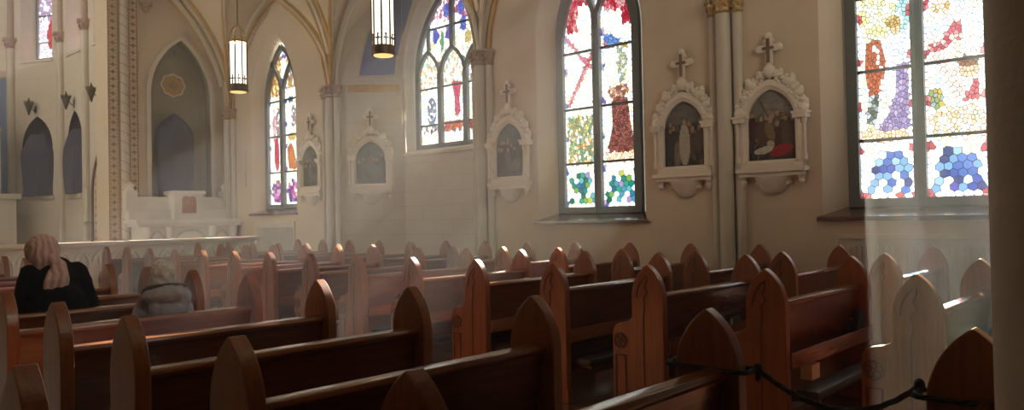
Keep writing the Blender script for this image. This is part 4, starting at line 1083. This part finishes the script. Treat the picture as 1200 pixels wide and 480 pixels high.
# ------------------------------------------------------------------ pews
def end_profile():
    r = arc_half(.136, .90, 1.15, 14)
    return ([(-.148, 0), (.335, 0), (.335, .10), (.318, .12), (.318, .60)] + [(.258+.06*math.cos(a), .60+.10*math.sin(a)) for a in (.5, 1.0, 1.57)] +
            [(.19, .715), (.15, .735), (.136, .76)] + [(y, z) for y, z in r] + [(-y, z) for y, z in reversed(r[:-1])] + [(-.136, .12), (-.148, .10)])
_pe = G(); _pe.prism(end_profile(), -.032, .032, 'X'); ME_END = _pe.mesh('pew_end', M['end'], .007, False, 3)
def carving(sx):
    g = G(); x = sx*.0335; sec = lambda w_: [(-w_, -.004), (w_, -.004), (w_, .004), (-w_, .004)]
    upx = Vector((1, 0, 0))
    r = arc_half(.09, .90, 1.07, 8)
    line = [(.09, .12)] + [(y, z) for y, z in r] + [(-.0, 1.03), (.02, .98), (-.005, .94), (.03, .90), (.02, .84), (.035, .76), (.035, .12)]
    g.sweep([(x, a, z) for a, z in line[1:]], sec(.0038), upv=upx)
    # arm: rosette and pointed panel
    c = (.245, .565)
    g.sweep([(x, c[0]+.058*math.cos(2*PI*i/20), c[1]+.058*math.sin(2*PI*i/20)) for i in range(20)], sec(.005), closed=True, upv=upx)
    for k in range(5):
        a = 2*PI*k/5+.3
        g.sweep([(x, c[0]+.03*math.cos(a)+.02*math.cos(q), c[1]+.03*math.sin(a)+.02*math.sin(q)) for q in [2*PI*i/8 for i in range(8)]], sec(.004), closed=True, upv=upx)
    g.sweep([(x, a, z) for a, z in [(.29, .14), (.29, .46), (.275, .455), (.215, .455), (.20, .46), (.20, .14)]], sec(.006), upv=upx)
    return g.mesh('carving', M['carve'])
ME_CARVE = {-1: carving(-1), 1: carving(1)}
PEW = {}
def pew_parts(L):
    if L in PEW: return PEW[L]
    a, b = -L/2+.02, L/2-.02; d = {}
    g = G(); g.prism([(-.085, .885), (-.095, .905), (-.085, .925), (-.03, .93), (-.012, .92), (-.012, .89)], a, b, 'X'); d['top_rail'] = g.mesh('top_rail', M['rail'], .004, True)
    g = G(); g.prism([(-.075, .89), (-.045, .89), (.045, .34), (.015, .34)], a, b, 'X'); g.prism([(.015, .34), (.04, .34), (.05, .13), (.025, .13)], a, b, 'X'); d['back_panel'] = g.mesh('back_panel', M['panel'], .003)
    g = G(); g.prism([(.01, .42), (.01, .45), (.30, .47), (.325, .46), (.325, .43), (.30, .425)], a, b, 'X'); d['seat'] = g.mesh('seat', M['rail'], .006)
    g = G(); g.box(a, b, -.155, -.145, .50, .60); g.box(a, b, -.155, .0, .49, .505); d['book_rack'] = g.mesh('book_rack', M['rail'], .003)
    g = G(); g.prism([(-.30, .305), (-.31, .32), (-.30, .36), (-.16, .36), (-.15, .345), (-.15, .305)], a+.04, b-.04, 'X'); d['kneeler'] = g.mesh('kneeler', M['vinyl'], .01, True)
    for k, x in enumerate((a+.10, b-.10)):
        g = G(); g.prism([(-.16, .30), (-.29, .27), (-.29, .305), (-.03, .305), (.03, .24), (.03, .19), (-.02, .20)], x-.018, x+.018, 'X'); d['kneeler_arm%d' % k] = g.mesh('kneeler_arm', M['panel'], .004)
    for k, x in enumerate((-L*.22, L*.22)):
        g = G(); g.tube([(x, -.07, .66), (x, -.12, .655), (x, -.135, .68)], .007, 6); g.ball((x, -.137, .69), .014, 8, 6); g.lathe([(.02, 0), (.02, .008)], (0, 0, 0), 8).mesh if False else None
        g.ball((x, -.11, .625), .012, 8, 6); d['hat_clip%d' % k] = g.mesh('hat_clip', M['iron'], 0, True)
    PEW[L] = d; return d
def pew(x0, x1, y, label, group):
    L = round(x1-x0, 3); d = pew_parts(L)
    t = thing('pew', label, 'pew', ((x0+x1)/2, y, 0), 0, group)
    for s_ in (-1, 1):
        e = link('pew_end', ME_END, t, (s_*L/2, 0, 0)); link('carving', ME_CARVE[s_], e) if not (x0 < 2 and s_ < 0) else None
    for k, me in d.items(): link(k.rstrip('01'), me, t)
    return t
ORD = ['nearest', 'second', 'third', 'fourth', 'fifth', 'sixth', 'seventh', 'eighth', 'ninth', 'tenth', 'eleventh', 'twelfth', 'thirteenth', 'fourteenth', 'fifteenth']
SP = .9162
XA, XB, XC, XD, XE, XF, XG = 2.727, 1.2227, .61, 4.841, 6.454, 7.022, 8.526
def nth(i, n): return ORD[i] if i < n-1 else 'farthest'
for k in range(0, 13):
    y = .5656+k*SP
    lab = {0: 'dark pew nearest the grey post, black rope tied round its right end', 1: 'dark pew with the rope looped round its pointed right end, second from post',
           5: 'pew holding the person in the grey hooded coat', 6: 'pew holding the person in pink headscarf and black coat'}.get(k, '%s pew of the left block, counted forward from the grey post' % nth(k, 13))
    pew(XB, XA, y, lab, 'pews left of the centre aisle')
pew(-.96, XC, 2.398, 'pew across the narrow side aisle, only its bright edged end at bottom left corner', 'pews left of the centre aisle')
for k in range(0, 15):
    lab = {0: 'pew with lighter carved end beside the grey post, across the centre aisle', 1: 'pew right of the aisle with a black book in its rack, second from post'}.get(k, '%s pew of the carved row right of the centre aisle, counted from the post' % nth(k, 15))
    pew(XD, XE, 1.286+k*SP, lab, 'pews right of the centre aisle')
for k in range(1, 15):
    pew(XF, XG, 1.199+k*SP, '%s pew of the wall side block, counted forward from the radiator panel' % nth(k-1, 14), 'pews along the window wall')

# books and papers in the racks
def book(label, loc, rot, sz=(.15, .035, .21)):
    t = thing('book', label, 'book', loc, 0); t.rotation_euler = rot
    g = G(); g.box(-sz[0]/2, sz[0]/2, -sz[1]/2, -sz[1]/2+.004, 0, sz[2]); g.box(-sz[0]/2, sz[0]/2, sz[1]/2-.004, sz[1]/2, 0, sz[2]); g.box(-sz[0]/2, -sz[0]/2+.004, -sz[1]/2, sz[1]/2, 0, sz[2]); obj('cover', g, M['book'], t)
    g = G(); g.box(-sz[0]/2+.004, sz[0]/2-.006, -sz[1]/2+.004, sz[1]/2-.004, .004, sz[2]-.004); obj('pages', g, M['paper'], t)
    return t
book('black book tilted in the rack of the second pew right of the aisle', (6.22, 2.2022-.11, .545), (0, .42, 0), (.15, .03, .20))
book('black book lying on the rack of the third pew right of the aisle', (5.93, 3.1184-.105, .572), (.0, PI/2, .1), (.13, .03, .17))
g = G(); g.box(-.07, .07, -.04, .04, 0, .10); g.box(-.072, .072, -.042, .042, .10, .103); o = obj('paper_box', g, M['paper'], loc=(5.28, 2.2022-.10, .362)); tag(o, 'small white box of papers low behind the second pew right of aisle', 'box')

# ------------------------------------------------------------------ rope across two pew ends
t = thing('barrier_rope', 'black twisted rope looped round two pew ends and sagging between them', 'rope', (2.727, .5656, .92))
def rope(path, r=.0095):
    g = G(); P = [Vector(p) for p in path]
    # resample
    seg = [0]
    for a, b in zip(P, P[1:]): seg.append(seg[-1]+(b-a).length)
    tot = seg[-1]; n = max(8, int(tot/.012)); Q = []
    for i in range(n+1):
        s_ = tot*i/n; j = max(k for k in range(len(seg)) if seg[k] <= s_+1e-9); j = min(j, len(P)-2)
        Q.append(P[j].lerp(P[j+1], (s_-seg[j])/max(1e-6, seg[j+1]-seg[j])))
    for ph in (0, 2.09, 4.19):
        path2 = []
        for i, q in enumerate(Q):
            d = (Q[min(i+1, n)]-Q[max(i-1, 0)]).normalized(); s1 = d.cross(Vector((0, 0, 1)))
            if s1.length < 1e-3: s1 = Vector((1, 0, 0))
            s1.normalize(); s2 = s1.cross(d); a = i*.45+ph
            path2.append(q + (s1*math.cos(a)+s2*math.sin(a))*r*.5)
        g.tube(path2, r*.62, 6)
    return g
ya, yb_ = .5656, .5656+SP
loopA = [(x, y-ya, .006*(x > 0)) for x, y in ((.045, ya-.17), (-.045, ya-.17), (-.045, ya+.17), (.045, ya+.17), (.045, ya-.17))]
loopB = [(x, y-ya, z) for x, y, z in ((.045, yb_-.17, .0), (-.045, yb_-.17, .0), (-.045, yb_+.17, .0), (.045, yb_+.17, .01), (.045, yb_-.17, 0))]
obj('rope_loop', rope(loopA), M['rope'], t, smooth=True)
obj('rope_loop', rope(loopB), M['rope'], t, smooth=True)
a, b = Vector((.05, yb_-.175-ya, .0)), Vector((.05, .175, .015)); sag = []
for i in range(25):
    u = i/24; p = a.lerp(b, u); p.z -= .13*4*u*(1-u)*(.75+.25*(u)); sag.append(p)
obj('rope_span', rope(sag, .010), M['rope'], t, smooth=True)
for p in (a, b):
    g = G(); g.ball(p, .019, 10, 8, (1, 1, 1.3)); g.ball(p+Vector((0, 0, -.028)), .012, 8, 6, (1, 1, 1.6)); obj('knot', g, M['rope'], t, smooth=True)

# gallery post beside the camera
g = G(); g.lathe([(.105, .25), (.105, 3.2)], (1.46, .17, 0), 40); g.lathe([(.15, 0), (.15, .2), (.11, .26)], (1.46, .17, 0), 40)
struct(obj('pillar', g, M['post'], smooth=True))

# ------------------------------------------------------------------ people
def capsule(bm, a, b, ra, rb, n=12, flat=1, m=5):
    a, b = Vector(a), Vector(b); d = b-a; L = d.length; q = d.normalized().to_track_quat('Z', 'Y') if L > 1e-6 else Matrix.Identity(3).to_quaternion()
    rings = []
    def ring(z, r): rings.append([bm.verts.new(a + q @ Vector((r*math.cos(2*PI*i/n), r*flat*math.sin(2*PI*i/n), z))) for i in range(n)])
    for i in range(1, m+1): t_ = -PI/2 + PI/2*i/m; ring(ra*math.sin(t_), max(1e-4, ra*math.cos(t_)))
    for i in range(0, m): t_ = PI/2*i/m; ring(L+rb*math.sin(t_), max(1e-4, rb*math.cos(t_)))
    for A, B in zip(rings, rings[1:]):
        for i in range(n): bm.faces.new((A[i], A[(i+1) % n], B[(i+1) % n], B[i]))
    bm.faces.new(list(reversed(rings[0]))); bm.faces.new(rings[-1])
def ell(bm, c, r, rot=None, seg=16, rg=12):
    mt = Matrix.Translation(c) @ (rot.to_4x4() if rot else Matrix.Identity(4)) @ Matrix.Diagonal((r[0], r[1], r[2], 1))
    bmesh.ops.create_uvsphere(bm, u_segments=seg, v_segments=rg, radius=1, matrix=mt)
def fuse(name, bm, mat, parent, voxel, smooth_it=4, noise=0, nscale=.2):
    bmesh.ops.recalc_face_normals(bm, faces=bm.faces)
    me = bpy.data.meshes.new(name); bm.to_mesh(me); bm.free(); me.materials.append(mat)
    for p in me.polygons: p.use_smooth = True
    o = link(name, me, parent)
    r = o.modifiers.new('fuse', 'REMESH'); r.mode = 'VOXEL'; r.voxel_size = voxel; r.use_smooth_shade = True
    s_ = o.modifiers.new('smooth', 'SMOOTH'); s_.factor = .5; s_.iterations = smooth_it
    if noise:
        tx = bpy.data.textures.new(name+'_folds', 'CLOUDS'); tx.noise_scale = nscale
        dm = o.modifiers.new('folds', 'DISPLACE'); dm.texture = tx; dm.strength = noise; dm.mid_level = .5; dm.texture_coords = 'LOCAL'
    return o
def person(label, loc, rz, lean, head, sh, kneel=False):
    """seated figure, origin on the floor under the hips, facing +Y; lean = forward shift of the shoulders"""
    t = thing('person', label, 'person', loc, rz)
    bm = bmesh.new(); hipz = .565; shz = sh[1]; w_ = sh[0]; ly = lean
    hx, hy, hz = head
    # torso, neck, head
    capsule(bm, (0, .02, hipz+.03), (0, ly*.45, (hipz+shz)/2), .14, .13, 14); capsule(bm, (0, ly*.45, (hipz+shz)/2), (0, ly, shz-.05), .13, .12, 14)
    capsule(bm, (-w_*.7, ly, shz), (w_*.7, ly, shz), .065, .065)
    capsule(bm, (0, ly, shz), (hx, hy-.02, hz-.08), .058, .055)
    ell(bm, (hx, hy, hz), (.072, .092, .108)); ell(bm, (hx, hy+.05, hz-.055), (.05, .05, .055))
    ell(bm, (hx, hy+.098, hz-.015), (.012, .022, .022)); ell(bm, (hx, hy+.088, hz-.055), (.025, .012, .008))     # nose, mouth
    for s_ in (-1, 1):
        ell(bm, (hx+s_*.074, hy+.0, hz-.01), (.010, .020, .032)); ell(bm, (hx+s_*.030, hy+.082, hz+.012), (.014, .010, .009))
        sx = s_*w_
        el_ = (s_*(w_+.05), ly+.06, shz-.29); wr = (s_*.05, ly+.30, shz-.20)
        capsule(bm, (sx, ly, shz), el_, .052, .042); capsule(bm, el_, wr, .042, .028)
        # hand: palm, four bent fingers, thumb from the side of the palm
        pm = (s_*.035, ly+.37, shz-.16); capsule(bm, wr, pm, .024, .026, flat=.7)
        for f_, (oz, ln) in enumerate(((.03, .07), (.012, .08), (-.006, .075), (-.024, .058))):
            k0 = (pm[0], pm[1]+.02, pm[2]+oz); k1 = (s_*.022, k0[1]+ln*.55, k0[2]+ln*.25); k2 = (-s_*.004+s_*.004, k1[1]+ln*.35, k1[2]+ln*.12)
            capsule(bm, k0, k1, .009, .008, 8); capsule(bm, k1, k2, .008, .007, 8)
        capsule(bm, (pm[0], pm[1]-.03, pm[2]+.025), (s_*.012, pm[1]+.0, pm[2]+.065), .010, .008, 8)
        hip = (s_*.09, .03, hipz); kn = (s_*.11, .36, hipz-.02); an = (s_*.10, .33, .09)
        capsule(bm, hip, kn, .082, .056); capsule(bm, kn, an, .054, .036); capsule(bm, (an[0], an[1]-.03, .05), (an[0], an[1]+.14, .042), .038, .030)
    fuse('body', bm, M['skin'], t, .0075, 3)
    return t
# black coat, pink headscarf
WX, WY = 1.81, 6.26
p1 = person('person in black coat and dusty pink headscarf, bowed forward in a left block pew', (WX, WY, 0), -.12, .14, (-.07, .20, 1.345), (.145, 1.16))
bm = bmesh.new()
for q, wv in ((-.01, 1), (.0, 1)): pass
ell(bm, (0, .05, .71), (.215, .16, .23)); ell(bm, (0, .06, .90), (.215, .16, .24)); ell(bm, (0, .12, 1.12), (.20, .13, .12))
for s_ in (-1, 1):
    e_ = (s_*(.215 if s_ < 0 else .245), .17, .86)
    capsule(bm, (s_*.15, .13, 1.17), e_, .08, .075); capsule(bm, e_, (s_*.07, .43, .95), .07, .055)
    capsule(bm, (s_*.09, .06, .585), (s_*.12, .34, .575), .10, .085)
ell(bm, (.0, .13, 1.21), (.125, .10, .08))
fuse('coat', bm, M['coat_black'], p1, .013, 6, .03, .12)
bm = bmesh.new(); h = (-.07, .20, 1.345)
ell(bm, (h[0], h[1]-.02, h[2]+.0), (.118, .132, .122)); ell(bm, (h[0]+.01, h[1]-.09, h[2]-.05), (.098, .075, .10))
ell(bm, (h[0]+.02, h[1]-.075, h[2]-.12), (.095, .07, .07))
capsule(bm, (h[0]+.0, h[1]-.12, h[2]-.03), (h[0]+.085, h[1]-.155, h[2]-.11), .04, .048)
for k in range(5):                                           # folds drawn towards the knot
    a = 1.0+k*.42
    P_ = [(h[0]+.114*math.cos(a)*math.cos(u), h[1]-.02-.13*math.sin(u), h[2]+.116*math.sin(a)*math.cos(u)) for u in (.25, .6, .95)] + [(h[0]+.075, h[1]-.16, h[2]-.09)]
    for q0, q1 in zip(P_, P_[1:]): capsule(bm, q0, q1, .012, .012, 8, m=3)
sc = fuse('headscarf', bm, M['pink'], p1, .008, 7, .010, .05)
bm = bmesh.new()
for k in range(5):
    x = -.048+.026*k
    capsule(bm, (h[0]+.085+x*.4, h[1]-.165, h[2]-.10), (h[0]+.058+x*1.1, h[1]-.215-.012*(k % 2), h[2]-.22), .026, .028, 10); capsule(bm, (h[0]+.058+x*1.1, h[1]-.215-.012*(k % 2), h[2]-.22), (h[0]+.035+x*1.0, h[1]-.22, h[2]-.36), .028, .022, 10)
tl = fuse('scarf_tail', bm, M['pink'], sc, .007, 7, .010, .05)
g = G()
for i in range(16):
    x = h[0]-.03+i*.0085; g.tube([(x, h[1]-.235, h[2]-.36), (x+random.uniform(-.006, .006), h[1]-.237, h[2]-.415-random.uniform(0, .02))], .0035, 4)
obj('fringe', g, M['pink'], tl)
# grey coat, grey hair
p2 = person('grey haired person in grey coat with big folded hood, seated in a left block pew', (2.20, 5.32, 0), -.15, .06, (.0, .10, 1.155), (.12, .98))
bm = bmesh.new()
ell(bm, (0, .05, .70), (.19, .155, .22)); ell(bm, (0, .04, .80), (.185, .155, .19)); ell(bm, (0, .05, .92), (.17, .13, .10))
for s_ in (-1, 1):
    capsule(bm, (s_*.125, .06, .93), (s_*.18, .10, .68), .07, .064); capsule(bm, (s_*.18, .10, .68), (s_*.07, .35, .76), .066, .05)
    capsule(bm, (s_*.09, .06, .575), (s_*.12, .34, .565), .09, .08)
fuse('coat', bm, M['coat_grey'], p2, .012, 6, .022, .09)
bm = bmesh.new(); n = 26
for i in range(n):
    a0, a1 = 2*PI*i/n, 2*PI*(i+1)/n
    f_ = lambda a: (.125*math.cos(a), .02+.115*math.sin(a), 1.015-.03*math.sin(a))
    rr = lambda a: .038+.032*max(0, -math.sin(a))
    capsule(bm, f_(a0), f_(a1), rr(a0), rr(a1), 10, m=3)
ell(bm, (0, -.085, .955), (.135, .055, .085)); ell(bm, (.09, -.075, .99), (.055, .05, .055))
hd = fuse('hood', bm, M['coat_grey'], p2, .010, 4, .025, .06)
g = G(); g.tube([(.120*math.cos(a), .02+.11*math.sin(a), 1.062-.03*math.sin(a)) for a in [2*PI*i/24 for i in range(24)]], .03, 8, closed=True); obj('hood_lining', g, M['coat_dark'], hd, smooth=True)
bm = bmesh.new(); h = (0, .10, 1.155)
ell(bm, (h[0], h[1]-.018, h[2]+.018), (.088, .102, .106)); ell(bm, (h[0], h[1]-.055, h[2]-.04), (.082, .06, .075))
for s_ in (-1, 1): ell(bm, (h[0]+s_*.055, h[1]-.02, h[2]-.03), (.034, .06, .07))
fuse('hair', bm, M['hair_grey'], p2, .008, 3, .012, .035)

# ------------------------------------------------------------------ haze in the air
mz = bpy.data.materials.new('haze'); mz.use_nodes = True; t = mz.node_tree; t.nodes.clear()
out = N(t, 'ShaderNodeOutputMaterial'); vs = N(t, 'ShaderNodeVolumeScatter')
vs.inputs['Color'].default_value = (.95, .97, 1, 1); vs.inputs['Density'].default_value = HAZE; vs.inputs['Anisotropy'].default_value = .05
t.links.new(vs.outputs[0], out.inputs['Volume'])
g = G(); g.box(XL-.1, 10.95, YB-.1, 26.5, -.05, 9.5)
hz = obj('haze', g, mz); hz['kind'] = 'stuff'; hz['label'] = 'thin sunlit haze filling the church air'; hz['category'] = 'haze'
hz.display_type = 'WIRE'
